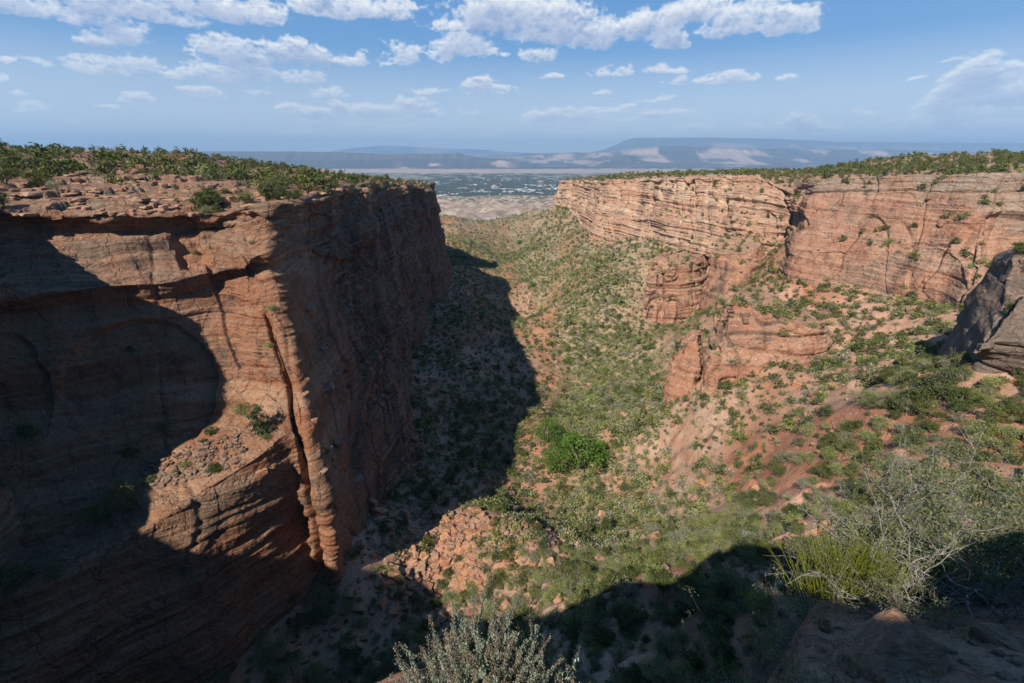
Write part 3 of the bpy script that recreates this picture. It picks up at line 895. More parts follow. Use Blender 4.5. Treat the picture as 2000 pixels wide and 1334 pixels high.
# ------------------------------------------------------------------ rock outcrops standing on the slope
def outcrop(name, B, T, label, cat='rock outcrop', mat='rock', seed=0, cn=22, rn=(22, 26, 16, 12), joint=1.6, ledge=.8, big=1.6, jw=7.0, lean=.12, bury=7.0, group=None, gnd=True):
    B = [np.array(b, float) for b in B]; T = [np.array(t, float) for t in T]
    c = sum(T) / len(T)
    st = []
    for b, t in zip(B + [B[0]], T + [T[0]]):
        if gnd: b[2] = min(b[2], float(terrain(b[0], b[1], False)) + 1.0)
        bb = b.copy(); bb[2] -= bury
        sh = t.copy(); sh[:2] = b[:2] * lean * 1.5 + t[:2] * (1 - lean * 1.5); sh[2] = b[2] * .14 + t[2] * .86
        md = b * (1 - .4) + sh * .4
        st.append([tuple(bb), tuple(md), tuple(sh), tuple(t), tuple(c * .5 + t * .5)])
    # close ring
    C = np.array(st); S = len(B)
    ext = np.concatenate([C[S - 1:S], C[:S], C[:1], C[1:2]])
    A = []
    for i in range(S):
        for t in np.arange(cn) / cn:
            A.append(.6 * catmull(ext[i:i + 4], t) + .4 * (ext[i + 1] * (1 - t) + ext[i + 2] * t))
    A.append(A[0]); A = np.array(A)
    rows = []
    for j in range(4):
        for t in np.arange(rn[j]) / rn[j]:
            rows.append(A[:, j] * (1 - t) + A[:, j + 1] * t)
    cc = A[:-1, 4].mean(0)
    for t in np.linspace(0, 1, 8): rows.append(A[:, 4] * (1 - t) + cc * t)
    G = np.array(rows)
    N = grid_normals(np.concatenate([G[:, -3:-1], G, G[:, 1:3]], 1))[:, 2:-2]
    cen = G.reshape(-1, 3).mean(0)
    if ((G[10] - cen) * N[10])[:, :2].sum() < 0: N = -N
    N[:, -1] = N[:, 0]
    x, y, z = G[..., 0], G[..., 1], G[..., 2]
    s = G[..., :2] - cen[:2]; ang = np.arctan2(s[..., 1], s[..., 0])
    d = big * fbm(G / 12.0, 3, .5, seed)
    per = vnoise(G / np.array([jw, jw, 60.0]), seed + 2)
    per2 = vnoise(G / np.array([jw * 1.7, jw * 1.7, 40.0]) + 9, seed + 3)
    d = d - joint * (1.3 * np.exp(-(per / .09) ** 2) + 1.0 * np.exp(-(per2 / .06) ** 2)) * ss(.95, .5, N[..., 2])
    hb = fbm(V3((z + .8 * fbm(G / 15, 2, .5, seed + 5)) / 3.4, x / 80), 3, .5, seed + 6)
    d = d + ledge * np.tanh(5 * hb) * ss(.95, .5, N[..., 2])
    d = d - joint * .8 * np.exp(-(vnoise(V3(z / 9.0, x / 70, y / 70), seed + 8) / .06) ** 2)
    d = d + .35 * fbm(G / 2.2, 4, .55, seed + 9) + .12 * fbm(G / .7, 2, .5, seed + 10)
    G2 = G + N * d[..., None]
    G2[:, -1] = G2[:, 0]; G2[-1] = G2[-1].mean(0)
    org = np.array([cen[0], cen[1], G2[..., 2].min()])
    me = mesh_np(name, G2 - org, grid_faces(*G.shape[:2]), [M[mat]], False, {'cap': np.zeros(G.shape[:2]), 'pale': np.zeros(G.shape[:2])})
    o = add(name, me, loc=org); tag(o, label, cat, group)
    OUT.append(o)
    return o


OUT = []


def up(p, z, dx=0, dy=0):
    return (p[0] + dx, p[1] + dy, z)


Bp = [P(1258, 592, 415), P(1285, 606, 410), P(1328, 618, 407), P(1372, 600, 420), P(1392, 560, 454), P(1370, 535, 479), P(1285, 540, 474), P(1262, 560, 445)]
Tp = [P(1264, 545, 420), P(1288, 530, 417), P(1328, 520, 417), P(1366, 502, 430), P(1380, 490, 454), P(1355, 484, 474), P(1300, 492, 466), P(1275, 510, 443)]
outcrop('rock_outcrop', Bp, Tp, 'tall blocky red sandstone tower split by black joints, halfway down the sunny slope', seed=400, jw=8.5, joint=3.6, ledge=1.1, big=1.0, rn=(34, 40, 18, 12), cn=34)
Bp = [P(1365, 768, 214), P(1400, 782, 208), P(1440, 762, 207), P(1500, 750, 206), P(1570, 735, 204), P(1632, 704, 210), P(1640, 670, 225), P(1580, 610, 255), P(1470, 585, 268), P(1400, 600, 258), P(1372, 680, 238)]
Tp = [P(1396, 640, 222), P(1414, 600, 220), P(1448, 588, 221), P(1500, 610, 217), P(1560, 632, 213), P(1612, 648, 214), P(1604, 630, 226), P(1560, 600, 240), P(1485, 572, 252), P(1430, 566, 246), P(1402, 590, 236)]
outcrop('rock_outcrop', Bp, Tp, 'broad cracked orange sandstone fin leaning in the middle of the sunny slope', seed=420, jw=11, joint=3.2, cn=30, ledge=.5, big=1.2, rn=(34, 40, 22, 14))
Bp = [P(1300, 728, 236), P(1335, 740, 230), P(1368, 742, 228), P(1376, 690, 246), P(1350, 668, 256), P(1312, 690, 250)]
Tp = [P(1312, 696, 238), P(1340, 672, 236), P(1366, 650, 238), P(1372, 638, 246), P(1352, 642, 250), P(1322, 672, 246)]
outcrop('rock_outcrop', Bp, Tp, 'low stepped sandstone block against the left foot of the cracked orange fin', seed=440, cn=14, rn=(16, 18, 12, 8), joint=1.3, ledge=.6, big=.7, jw=4.5)
Bp = [P(1645, 748, 176), P(1680, 758, 172), P(1712, 738, 178), P(1705, 712, 190), P(1660, 712, 190)]
Tp = [P(1656, 722, 178), P(1682, 714, 176), P(1702, 712, 180), P(1694, 704, 186), P(1668, 706, 186)]
outcrop('rock_outcrop', Bp, Tp, 'small red rock knob on bare soil right of the cracked orange fin', seed=460, cn=12, rn=(12, 12, 8, 8), joint=.5, ledge=.3, big=.5)
# lower tier that juts from beneath the far banded wall
Bp = [P(1380, 520, 372), P(1420, 548, 352), P(1470, 548, 350), P(1500, 520, 365), P(1490, 480, 400), P(1400, 478, 410)]
Tp = [P(1390, 492, 374), P(1422, 496, 358), P(1464, 492, 358), P(1486, 480, 368), P(1478, 462, 392), P(1408, 462, 398)]
outcrop('rock_outcrop', Bp, Tp, 'low banded sandstone bench between the joint-split tower and the cliff', seed=470, cn=14, rn=(14, 16, 10, 8), joint=1.2, ledge=1.0)
# the grey slickrock fin at the right edge
Bp = [(118, 105, -45), (123, 94, -46), (134, 82, -50), (150, 62, -54), (200, 70, -56), (210, 110, -60), (180, 140, -64), (152, 148, -66), (129, 124, -56)]
Tp = [P(1902, 690, 107), P(1938, 655, 106), P(1975, 605, 107), P(2050, 560, 106), (185, 84, -8), (195, 108, -8), (176, 124, -10), P(2000, 478, 122), P(1952, 605, 114)]
outcrop('slickrock_fin', Bp, Tp, 'smooth grey slickrock fin rising at the right edge beside the dark alcove', cat='rock fin', mat='rock_fin', seed=480, joint=1.0, ledge=.35, big=1.4, jw=16, lean=.3, cn=26, rn=(26, 30, 20, 16))
# unseen block added behind the viewpoint to shade the foreground
Bp = [(-2.7, -3.0, -2.2), (.8, -2.9, -2.4), (2.2, -2.8, -2.8), (7, -2.7, -3.2), (10, -3.2, -3.6), (10, -6.5, -2.6), (5, -7, -2.2), (-1.6, -6.4, -2)]
Tp = [(-2.35, -3.5, 2.9), (.1, -3.4, 3.15), (1.5, -3.3, 3.9), (6.8, -3.3, 3.8), (9.2, -3.8, 3.6), (9, -5.8, 4.0), (5, -6.2, 4.1), (-1, -5.8, 3.0)]
outcrop('shade_block', Bp, Tp, 'unseen rock block added behind the viewpoint to shade the foreground', cat='rock ledge', seed=490, joint=.12, ledge=.10, big=.2, jw=2.5, bury=.5, gnd=False, cn=14, rn=(14, 16, 8, 6), lean=.05)

bpy.context.view_layer.update()


def bvh_of(objs):
    V, Fc, off = [], [], 0
    for o in objs:
        me = o.data; n = len(me.vertices); co = np.empty(n * 3, np.float32); me.vertices.foreach_get('co', co)
        V.append(co.reshape(-1, 3) + np.array(o.location)); nl = len(me.loops); vi = np.empty(nl, np.int32); me.loops.foreach_get('vertex_index', vi)
        Fc.append(vi.reshape(-1, 4) + off); off += n
    return BVHTree.FromPolygons(np.concatenate(V).tolist(), np.concatenate(Fc).tolist(), all_triangles=False)


ALLG = [floor, left_wall, right_wall, rim] + OUT
BVH = bvh_of(ALLG)
DOWN = Vector((0, 0, -1))


def ground(x, y):
    loc, n, i, d = BVH.ray_cast(Vector((x, y, 150)), DOWN)
    
    if loc is None: return None, None
    if n.z < 0: n = -n
    return loc, n


def seen(p, eps=3.0):
    d = Vector(p); L = d.length; d.normalize()
    loc, n, i, dist = BVH.ray_cast(Vector((0, 0, 0)), d)
    return loc is None or dist > L - eps


def hit(px, py):
    d = Vector(ray(px, py)).normalized()
    loc, n, i, dist = BVH.ray_cast(Vector((0, 0, 0)), d)
    if loc is not None and n.z < 0: n = -n
    return loc, n


# ------------------------------------------------------------------ plants
def quads(cen, size, rng, up_bias=0.0, asp=(.5, 1.0)):
    n = len(cen)
    a = rng.normal(size=(n, 3)); a[:, 2] += up_bias; a /= np.linalg.norm(a, axis=1, keepdims=True)
    b = rng.normal(size=(n, 3)); b -= (a * b).sum(1, keepdims=True) * a; b /= np.linalg.norm(b, axis=1, keepdims=True)
    s = size * rng.uniform(.6, 1.3, (n, 1)); r = rng.uniform(*asp, (n, 1))
    v = np.stack([cen - a * s * .5, cen + b * s * r * .5, cen + a * s * .5, cen - b * s * r * .5], 1)
    return v.reshape(-1, 3), np.arange(n * 4).reshape(n, 4)


def crown(rng, clumps, per, rad, hgt, leaf, base=.15, kind='juniper', spread=.3):
    """unit-ish crown: radius rad, height hgt"""
    C = []
    while len(C) < clumps:
        p = rng.uniform(-1, 1, 3)
        r = np.linalg.norm(p * (1, 1, 1))
        if r > 1 or r < .35: continue
        C.append(p)
    C = np.array(C)
    if kind == 'juniper':
        w = 1.0 - .35 * np.clip(C[:, 2:3], 0, 1)
        lump = 1 + .25 * np.sin(3 * np.arctan2(C[:, 1:2], C[:, 0:1]) + rng.uniform(0, 6))
    else:
        w = 1.0; lump = 1 + .18 * np.sin(4 * np.arctan2(C[:, 1:2], C[:, 0:1]) + rng.uniform(0, 6))
    C[:, :2] *= rad * w * lump; C[:, 2] = (C[:, 2] * .5 + .5) * hgt * (1 - base) + hgt * base
    cs = rng.uniform(.7, 1.25, clumps)
    pts = np.repeat(C, per, 0) + rng.normal(size=(clumps * per, 3)) * spread * rad * np.repeat(cs, per)[:, None] * (1, 1, .7)
    pts[:, 2] = np.maximum(pts[:, 2], hgt * .05)
    v, f = quads(pts, leaf, rng)
    lf = np.repeat(np.clip(np.repeat(rng.uniform(.15, .85, clumps), per) + rng.normal(size=clumps * per) * .15, 0, 1), 4)
    return v, f, lf, C


def trunk_tubes(rng, C, rad, hgt, nb=7, r0=.16):
    paths, rr = [], []
    top = np.array([rng.normal() * .12 * rad, rng.normal() * .12 * rad, hgt * .62])
    n = 6; t = np.linspace(0, 1, n)[:, None]
    tr = top * t + np.stack([np.sin(t[:, 0] * 5 + rng.uniform(0, 6)) * .07 * rad, np.cos(t[:, 0] * 4) * .07 * rad, 0 * t[:, 0]], -1); tr[0, 2] = -.35
    paths.append(tr); rr.append(r0 * (1 - .75 * t[:, 0]))
    for i in rng.choice(len(C), min(nb, len(C)), replace=False):
        s = tr[rng.integers(1, n - 2)]
        mid = (s + C[i]) / 2 + rng.normal(size=3) * .08 * rad; mid[2] -= .05 * hgt
        paths.append(np.array([s, mid, C[i]])); rr.append(np.array([r0 * .5, r0 * .33, r0 * .1]))
    return tube_mesh(paths, rr, 5)


class Plant:
    """variants of one plant kind at three levels of detail: crown mesh, trunk mesh, merged mesh"""

    def __init__(s, kind, mat, seed, rad, hgt, n=5):
        s.kind = kind; s.var = {}
        for lod, (cl, per, leaf, nb) in {'n': (50, 40, .062, 9), 'm': (20, 7, .2, 5), 'f': (9, 3, .42, 0)}.items():
            for i in range(n):
                rng = np.random.default_rng(seed * 100 + i)
                rd, hg = rad * rng.uniform(.85, 1.15), hgt * rng.uniform(.8, 1.2)
                v, f, lf, C = crown(rng, cl, per, rd, hg, leaf * (rad + hgt) * .62, kind=kind, base=.12 if kind != 'cotton' else .25, spread={'n': .15, 'm': .22, 'f': .28}[lod])
                if nb: tv, tf = trunk_tubes(rng, C, rd, hg, nb, .07 * rd + .03)
                else: tv, tf = np.zeros((0, 3)), np.zeros((0, 4), int)
                s.var[lod, i] = dict(v=v, f=f, lf=lf, tv=tv, tf=tf)
        s.n = n; s.mat = mat; s.cache = {}

    def meshes(s, lod, i):
        if (lod, i) not in s.cache:
            d = s.var[lod, i]
            cr = mesh_np('crown', d['v'], d['f'], [M[s.mat]], False, {'leaf': d['lf'], 'tint': np.zeros(len(d['v']))})
            tr = mesh_np('trunk', d['tv'], d['tf'], [M['bark']], True) if len(d['tv']) else None
            s.cache[lod, i] = (cr, tr)
        return s.cache[lod, i]

    def merged(s, lod, i):
        if ('x', lod, i) not in s.cache:
            d = s.var[lod, i]; nv = len(d['v'])
            s.cache['x', lod, i] = mesh_np(s.kind, np.concatenate([d['v'], d['tv']]), [d['f'], d['tf'] + nv], [M[s.mat], M['bark']], False,
                                           {'leaf': np.concatenate([d['lf'], np.zeros(len(d['tv']))]), 'tint': np.zeros(nv + len(d['tv']))},
                                           np.concatenate([np.zeros(len(d['f'])), np.ones(len(d['tf']))]))
        return s.cache['x', lod, i]


PL = {'juniper': Plant('juniper', 'juniper', 1, 1.0, 1.9), 'scrub': Plant('shrub', 'scrub', 2, 1.0, 1.15), 'pinyon': Plant('juniper', 'juniper', 3, .8, 2.4)}


def stuff_mesh(name, items, label_kind):
    """items: list of (plant, lod, var, x, y, z, scale, rot, tint); one mesh for all"""
    V, Fq, L, T, MI, off = [], [], [], [], [], 0
    by = {}
    for it in items: by.setdefault((it[0], it[1], it[2]), []).append(it)
    for (pk, lod, i), its in by.items():
        d = PL[pk].var[lod, i]
        vv = np.concatenate([d['v'], d['tv']]); ff = np.concatenate([d['f'], d['tf'] + len(d['v'])]).astype(np.int64)
        lf = np.concatenate([d['lf'], np.zeros(len(d['tv']))]); mi = np.concatenate([np.full(len(d['f']), 0 if PL[pk].mat == 'juniper' else 1), np.full(len(d['tf']), 2)])
        a = np.array([t[3:] for t in its]); k = len(a)
        c, s_ = np.cos(a[:, 4]), np.sin(a[:, 4]); sc = a[:, 3]
        X = (vv[None, :, 0] * c[:, None] - vv[None, :, 1] * s_[:, None]) * sc[:, None] + a[:, 0:1]
        Y = (vv[None, :, 0] * s_[:, None] + vv[None, :, 1] * c[:, None]) * sc[:, None] + a[:, 1:2]
        Z = vv[None, :, 2] * sc[:, None] + a[:, 2:3]
        V.append(np.stack([X, Y, Z], -1).reshape(-1, 3))
        Fq.append((ff[None] + (np.arange(k) * len(vv))[:, None, None] + off).reshape(-1, 4)); off += k * len(vv)
        L.append(np.tile(lf, k)); T.append(np.repeat(a[:, 5], len(vv))); MI.append(np.tile(mi, k))
    me = mesh_np(name, np.concatenate(V), np.concatenate(Fq), [M['juniper'], M['scrub'], M['bark']], False,
                 {'leaf': np.concatenate(L), 'tint': np.concatenate(T)}, np.concatenate(MI))
    return tag(add(name, me), kind='stuff')


def scatter():
    rng = np.random.default_rng(11)
    out = []
    # one jittered grid per distance ring keeps it dense but affordable
    rings = [(20, 130, 2.2), (130, 260, 2.15), (260, 520, 2.65), (520, 1000, 3.9), (1000, 2300, 7.5)]
    for y0, y1, st in rings:
        hw = y1 * 1.15 + 20
        gx = np.arange(-min(hw, 420), min(hw, 520), st); gy = np.arange(y0, y1, st)
        X, Y = np.meshgrid(gx, gy); X = X.ravel(); Y = Y.ravel()
        X = X + rng.uniform(-.5, .5, len(X)) * st * 1.2; Y = Y + rng.uniform(-.5, .5, len(X)) * st * 1.2
        f1 = fbm(V3(X / 22, Y / 22), 3, .55, 501); f2 = fbm(V3(X / 7, Y / 7), 2, .5, 502); f3 = fbm(V3(X / 70, Y / 90), 2, .5, 503)
        wd, wx = wash_dist(X, Y); r1 = rng.random(len(X)); r2 = rng.random(len(X)); r3 = rng.random(len(X)); rw = rng.random(len(X)); TB = terrain(X, Y)
        for i in range(len(X)):
            x, y = X[i], Y[i]
            if abs(x) > 1.22 * (y * CP + 60): continue
            if r1[i] > .90: continue
            loc, n = ground(x, y)
            if loc is None: continue
            z = loc.z; side = x - wx[i]
            px, py, f = proj((x, y, z + 1))
            if px < -150 or px > 2150 or py > 1500: continue
            hi = z > -45 + (-12 if y > 500 else 0)
            wallp = 1.0 if hi or z < TB[i] + 3.0 else (.03 if x < -20 else .30)
            if rw[i] > wallp: continue
            if hi and y > 75:                       # mesa tops
                if n.z < .80: continue
                left = x < 0
                if left:
                    rimd = ss(420, 300, py + 0)
                    p = .26 + .24 * ss(375, 312, py) + .2 * ss(350, 620, px) * ss(395, 370, py) + .75 * f1[i] + .4 * f2[i]
                    if px < 520: p += -.25 * ss(345, 372, py)
                    p = max(p, .02)
                else:
                    p = .50 + .9 * f1[i] + .5 * f2[i]
                if r1[i] > p * .8 * (.42 if y < 260 else .6): continue
                kind = 'juniper' if r2[i] < .75 else 'pinyon'
                if r2[i] > .90: kind = 'scrub'
                s = (.55 + 1.8 * r3[i] ** 1.8) * (1.0 if left else 1.05)
                if y < 210 and left: s *= 1.5
                zone = 'mesa_left' if left else 'mesa_right'
            elif z > -30 and y < 75: continue
            else:
                if n.z < .55: continue
                shade = side < -25 and y < 900
                near_slope = side > 5 and y < 190 and py > 700
                p = .92 - .0 * side
                if side > 0:
                    p = 1.08 - .38 * ss(15, 95, side) * ss(90, 150, y) * ss(900, 500, y) + .55 * f1[i] + .3 * f2[i]
                    if near_slope: p += .12 + .35 * ss(1400, 1700, px) * ss(760, 820, py)
                    # bare orange soil patches
                    if 1180 < px < 1700 and 620 < py < 960: p -= .28
                    if 1150 < px < 1560 and 500 < py < 640: p += .10
                else:
                    p = .72 + .5 * f1[i] + .2 * f2[i]
                    if y > 500: p += .3
                rub = math.hypot((x + 20) / 32, (y - 115) / 22)
                if rub < 1.2: p -= .50
                if y > 850: p = .9 + .5 * f1[i]
                if n.z < .72: p -= .25
                if 0 < side < 70 and 200 < y < 900: p += .3
                if r1[i] > p * .88: continue
                jf = .22 + .35 * ss(30, 110, side) + .2 * (side < 0)
                kind = 'juniper' if r2[i] < jf else 'scrub'
                s = (.6 + 1.75 * r3[i] ** 2) * (1.2 if kind == 'scrub' else 1.0)
                if 0 < side < 60 and 200 < y < 900: s *= 1.3
                if y > 850: s *= 1.5
                zone = 'shade' if shade else ('slope' if side > 45 else 'floor')
            vis = -60 < px < 2060 and -20 < py < 1370 and f > 0
            out.append(dict(x=x, y=y, z=z - .12, s=s, kind=kind, zone=zone, px=px, py=py, t=f, r=rng.uniform(0, 6.28), tint=rng.random(), vis=vis))
    return out


def ordinal(n):
    return '%d%s' % (n, 'th' if 10 <= n % 100 <= 20 else {1: 'st', 2: 'nd', 3: 'rd'}.get(n % 10, 'th'))


ZTXT = {'mesa_left': ('on the left mesa top', 'junipers on the left mesa top'), 'mesa_right': ('on the right mesa top', 'junipers on the right mesa top'),
        'shade': ('on the shaded slope', 'plants on the shaded talus'), 'slope': ('on the sunny slope', 'plants on the sunny slope'),
        'floor': ('on the canyon floor', 'plants on the canyon floor')}


def place(kind, lod, var, x, y, z, s, rz, label=None, group=None, cat=None, split=True, sz=1.0):
    pl = PL[kind]
    nm = {'juniper': 'juniper_tree', 'pinyon': 'pinyon_pine', 'scrub': 'shrub', 'cotton': 'cottonwood_tree'}[kind]
    cat = cat or {'juniper': 'juniper tree', 'pinyon': 'pine tree', 'scrub': 'shrub', 'cotton': 'cottonwood tree'}[kind]
    if split:
        root = bpy.data.objects.new(nm, None); COL.objects.link(root); root.empty_display_size = .2
        cr, tr = pl.meshes(lod, var)
        c = bpy.data.objects.new('crown', cr); COL.objects.link(c); c.parent = root
        if tr:
            t = bpy.data.objects.new('trunk' if kind != 'scrub' else 'stems', tr); COL.objects.link(t); t.parent = root
    else:
        root = bpy.data.objects.new(nm, pl.merged(lod, var)); COL.objects.link(root)
    root.location = (x, y, z); root.rotation_euler = (0, 0, rz); root.scale = (s, s, s * sz)
    return tag(root, label, cat, group)


def plant_all():
    items = scatter()
    for d in items: d['lod'] = 'n' if d['t'] < 150 else ('m' if d['t'] < 430 else 'f')
    vis = []
    for d in items:
        d['v'] = d['vis'] and seen((d['x'], d['y'], d['z'] + d['s'] * 1.2), 2.5)
        d['size'] = d['s'] / d['t']
    print('PLANTS', len(items), 'visible', sum(d['v'] for d in items))
    chosen = []
    for fam in (('juniper', 'pinyon'), ('scrub',)):
        c = sorted([d for d in items if d['v'] and d['kind'] in fam], key=lambda d: -d['size'])
        # keep the two evergreen kinds under three hundred each
        cnt = {}
        for d in c:
            k = d['kind']
            if cnt.get(k, 0) >= (258 if k != 'pinyon' else 115): continue
            cnt[k] = cnt.get(k, 0) + 1; d['obj'] = True; chosen.append(d)
        print('CHOSEN', cnt)
    # labels: within each zone and band, count from the left
    rows = {}
    for d in chosen:
        z = d['zone']
        if z == 'mesa_left':
            sub = 'along the skyline' if d['py'] < 318 else ('on the middle ledges' if d['py'] < 362 else 'near the rim edge')
        elif z == 'mesa_right': sub = ''
        elif z == 'slope': sub = 'high up' if d['py'] < 640 else ('halfway down' if d['py'] < 800 else ('in near scrub' if d['px'] > 1250 else 'low down'))
        elif z == 'floor': sub = 'far off' if d['py'] < 700 else ('by the wash' if d['py'] < 880 else ('below the cottonwoods' if d['py'] < 1010 else 'nearest the viewpoint'))
        else: sub = 'far end' if d['py'] < 700 else ('middle part' if d['py'] < 950 else 'near end')
        rows.setdefault((z, d['kind'], sub), []).append(d)
    TN = {'juniper': 'juniper', 'pinyon': 'tall pinyon', 'scrub': 'leafy shrub'}
    for (z, kd, sub), ds in rows.items():
        ds.sort(key=lambda d: d['px'])
        for i, d in enumerate(ds):
            txt, grp = ZTXT[z]
            d['group'] = '%s, %s' % ({'juniper': 'junipers', 'pinyon': 'pinyon pines', 'scrub': 'shrubs'}[kd], (sub + ' ' + txt).strip())
            where = (sub + ' ' + txt).strip()
            d['label'] = '%s, %s from left, %s' % (TN[kd], ordinal(i + 1), where) if len(ds) > 1 else 'lone %s %s' % (TN[kd], where)
            d['label'] = 'green ' + d['label'] if not d['label'].startswith('lone') else d['label']
    for d in items:
        v = int(d['tint'] * 997) % 5
        if d.get('obj'):
            place(d['kind'], d['lod'] if d['lod'] != 'f' else 'm', v, d['x'], d['y'], d['z'], d['s'], d['r'], d['label'], d['group'], split=d['t'] < 190)
    rest = [(d['kind'], d['lod'], int(d['tint'] * 997) % 5, d['x'], d['y'], d['z'], d['s'], d['r'], d['tint']) for d in items if not d.get('obj')]
    rg = np.random.default_rng(5)
    for x0, x1, y0, y1, n in ((-165, -108, 0, 92, 60), (-110, -20, -60, -14, 34), (-22, 40, -70, -14, 22)):
        for _ in range(n):
            x, y = rg.uniform(x0, x1), rg.uniform(y0, y1); loc, nn = ground(x, y)
            if loc is not None and loc.z > -6: rest.append(('juniper', 'm', int(rg.integers(5)), x, y, loc.z - .1, rg.uniform(.7, 2.0), rg.uniform(0, 6), rg.random()))
    print('REST', len(rest))
    stuff_mesh('scrub_vegetation', rest, '')
    return items


PLANTS = plant_all()


# ------------------------------------------------------------------ single plants the photo shows on their own
def at(px, py, kind, s, label, group=None, sz=1.0, rz=None, var=None, dz=-.1, fwd=0.0):
    loc, n = hit(px, py)
    if loc is None: return None
    rz = random.uniform(0, 6.28) if rz is None else rz
    return place(kind, 'n', random.randrange(5) if var is None else var, loc.x, loc.y + fwd, loc.z + dz, s, rz, label, group, sz=sz)


PL['cotton'] = Plant('cotton', 'cotton', 5, 1.0, 1.75)
at(503, 862, 'pinyon', 2.9, 'tall juniper leaning over the sunlit end of the rock ledge', sz=1.5, fwd=2)
at(518, 858, 'scrub', 1.3, 'low green bush at the foot of the tall ledge juniper')
at(250, 1000, 'juniper', 2.7, 'bright green juniper at the shadow edge of the rock ledge', sz=1.35)
at(195, 1020, 'juniper', 2.6, 'dark juniper in shade just left of the bright green ledge juniper')
at(365, 912, 'scrub', 1.25, 'small green shrub in the pale gravel of the ledge')
at(342, 925, 'scrub', .9, 'tiny shrub beside the shrub in the ledge gravel')
at(322, 842, 'juniper', 1.5, 'round dark juniper in shade above the ledge gravel')
at(258, 892, 'juniper', 1.5, 'dark shrubby juniper in shade left of the ledge gravel')
at(532, 606, 'scrub', 1.35, 'bright green bush growing on top of the leaning flake')
at(492, 475, 'scrub', .8, 'small green bush on the pale knob below the left rim')
at(30, 1150, 'juniper', 2.6, 'dark juniper on the shaded ledge at the left edge')
at(110, 1130, 'juniper', 1.6, 'small dark juniper on the shaded ledge inward from the left edge')
for px, py, s, lb in [(1135, 925, 8.6, 'largest bright green cottonwood with a round crown by the wash'), (1078, 925, 5.6, 'smaller bright green cottonwood left of the largest one'),
                      (1072, 862, 5.4, 'bright green cottonwood at the shadow edge above the others'), (1105, 885, 4.8, 'bright cottonwood tucked behind the largest one'),
                      (1165, 905, 6.2, 'cottonwood on the right flank of the largest one')]:
    at(px, py, 'cotton', s * 1.3, lb, 'cottonwoods by the wash')
at(1108, 712, 'cotton', 4.2, 'bright green cottonwood beside the wash far up the canyon', 'cottonwoods by the wash')
at(1040, 560, 'cotton', 5.0, 'distant bright green cottonwood in the canyon bottom', 'cottonwoods by the wash')
at(1015, 478, 'cotton', 7.0, 'farthest bright green cottonwood near the canyon mouth', 'cottonwoods by the wash')
rj = np.random.default_rng(63)
for i in range(34):
    px, py = rj.uniform(800, 1190), rj.uniform(890, 1150)
    if math.hypot((px - 1130) / 75, (py - 905) / 45) < 1: continue
    at(px, py, 'juniper', rj.uniform(1.3, 2.9), 'dark rounded juniper among the red blocks and scrub below the cottonwoods', 'junipers among the rubble below the cottonwoods', sz=rj.uniform(.9, 1.25))
for px, py, s in [(850, 975, 2.3), (893, 925, 2.0), (922, 915, 1.9), (948, 895, 2.1), (975, 890, 2.4), (1010, 890, 2.2), (880, 950, 2.0)]:
    at(px, py, 'pinyon', s, 'slim sunlit pinyon standing against the shadow at the pixel' if 0 else 'slim sunlit pinyon at the edge of the canyon shadow, left of the cottonwoods', 'pinyons at the edge of the shadow', sz=1.25)
for px, py, s, lb in [(1825, 775, 3.6, 'large dark juniper below the grey slickrock fin'), (1800, 790, 2.8, 'dark juniper downhill of the large one below the grey fin'),
                      (1868, 742, 2.2, 'small juniper against the foot of the grey slickrock fin'), (1760, 800, 2.6, 'spreading juniper at the left of the cluster below the fin'),
                      (1870, 800, 2.6, 'bushy juniper at the right of the cluster below the fin'), (1980, 735, 1.6, 'lone bare-limbed juniper on the slickrock at the right edge')]:
    at(px, py, 'juniper', s, lb, sz=1.2)


# ------------------------------------------------------------------ boulders
import bmesh


def boulder_mesh(name, seed, mat, flat=.75, pts=14, rough=.05):
    rng = np.random.default_rng(seed)
    bm = bmesh.new()
    pp = [np.array([sx, sy, sz]) * rng.uniform(.5, .85, 3) for sx in (-1, 1) for sy in (-1, 1) for sz in (-1, 1)]
    for _ in range(max(pts - 8, 3)):
        p = rng.normal(size=3); p /= np.linalg.norm(p); pp.append(p * rng.uniform(.8, 1.05))
    for p in pp:
        bm.verts.new((p[0] * rng.uniform(.9, 1.1), p[1] * .8, p[2] * flat))
    r = bmesh.ops.convex_hull(bm, input=bm.verts)
    bmesh.ops.delete(bm, geom=[g for g in r['geom_interior'] if isinstance(g, bmesh.types.BMVert)], context='VERTS')
    bmesh.ops.bevel(bm, geom=bm.edges[:], offset=.025, segments=1, affect='EDGES')
    bmesh.ops.triangulate(bm, faces=bm.faces[:])
    bmesh.ops.subdivide_edges(bm, edges=[e for e in bm.edges if e.calc_length() > .3], cuts=2, use_grid_fill=True)
    co = np.array([v.co[:] for v in bm.verts])
    d = rough * fbm(co * 3 + seed, 3, .5, seed)
    for v, q in zip(bm.verts, d): v.co += v.co.normalized() * q
    for v in bm.verts: v.co.z += flat * .45
    me = bpy.data.meshes.new(name); bm.to_mesh(me); bm.free(); me.materials.append(M[mat])
    return me


BM = [boulder_mesh('boulder', 600 + i, 'rock_obj', .62 + .05 * (i % 4), 11 + i % 5) for i in range(9)]
BSL = [boulder_mesh('rock_slab', 800 + i, 'rock_pale', .20 + .04 * (i % 3), 10 + i % 4) for i in range(5)]
BMP = [boulder_mesh('boulder', 700 + i, 'rock_pale', .55 + .05 * (i % 4), 11 + i % 5) for i in range(5)]


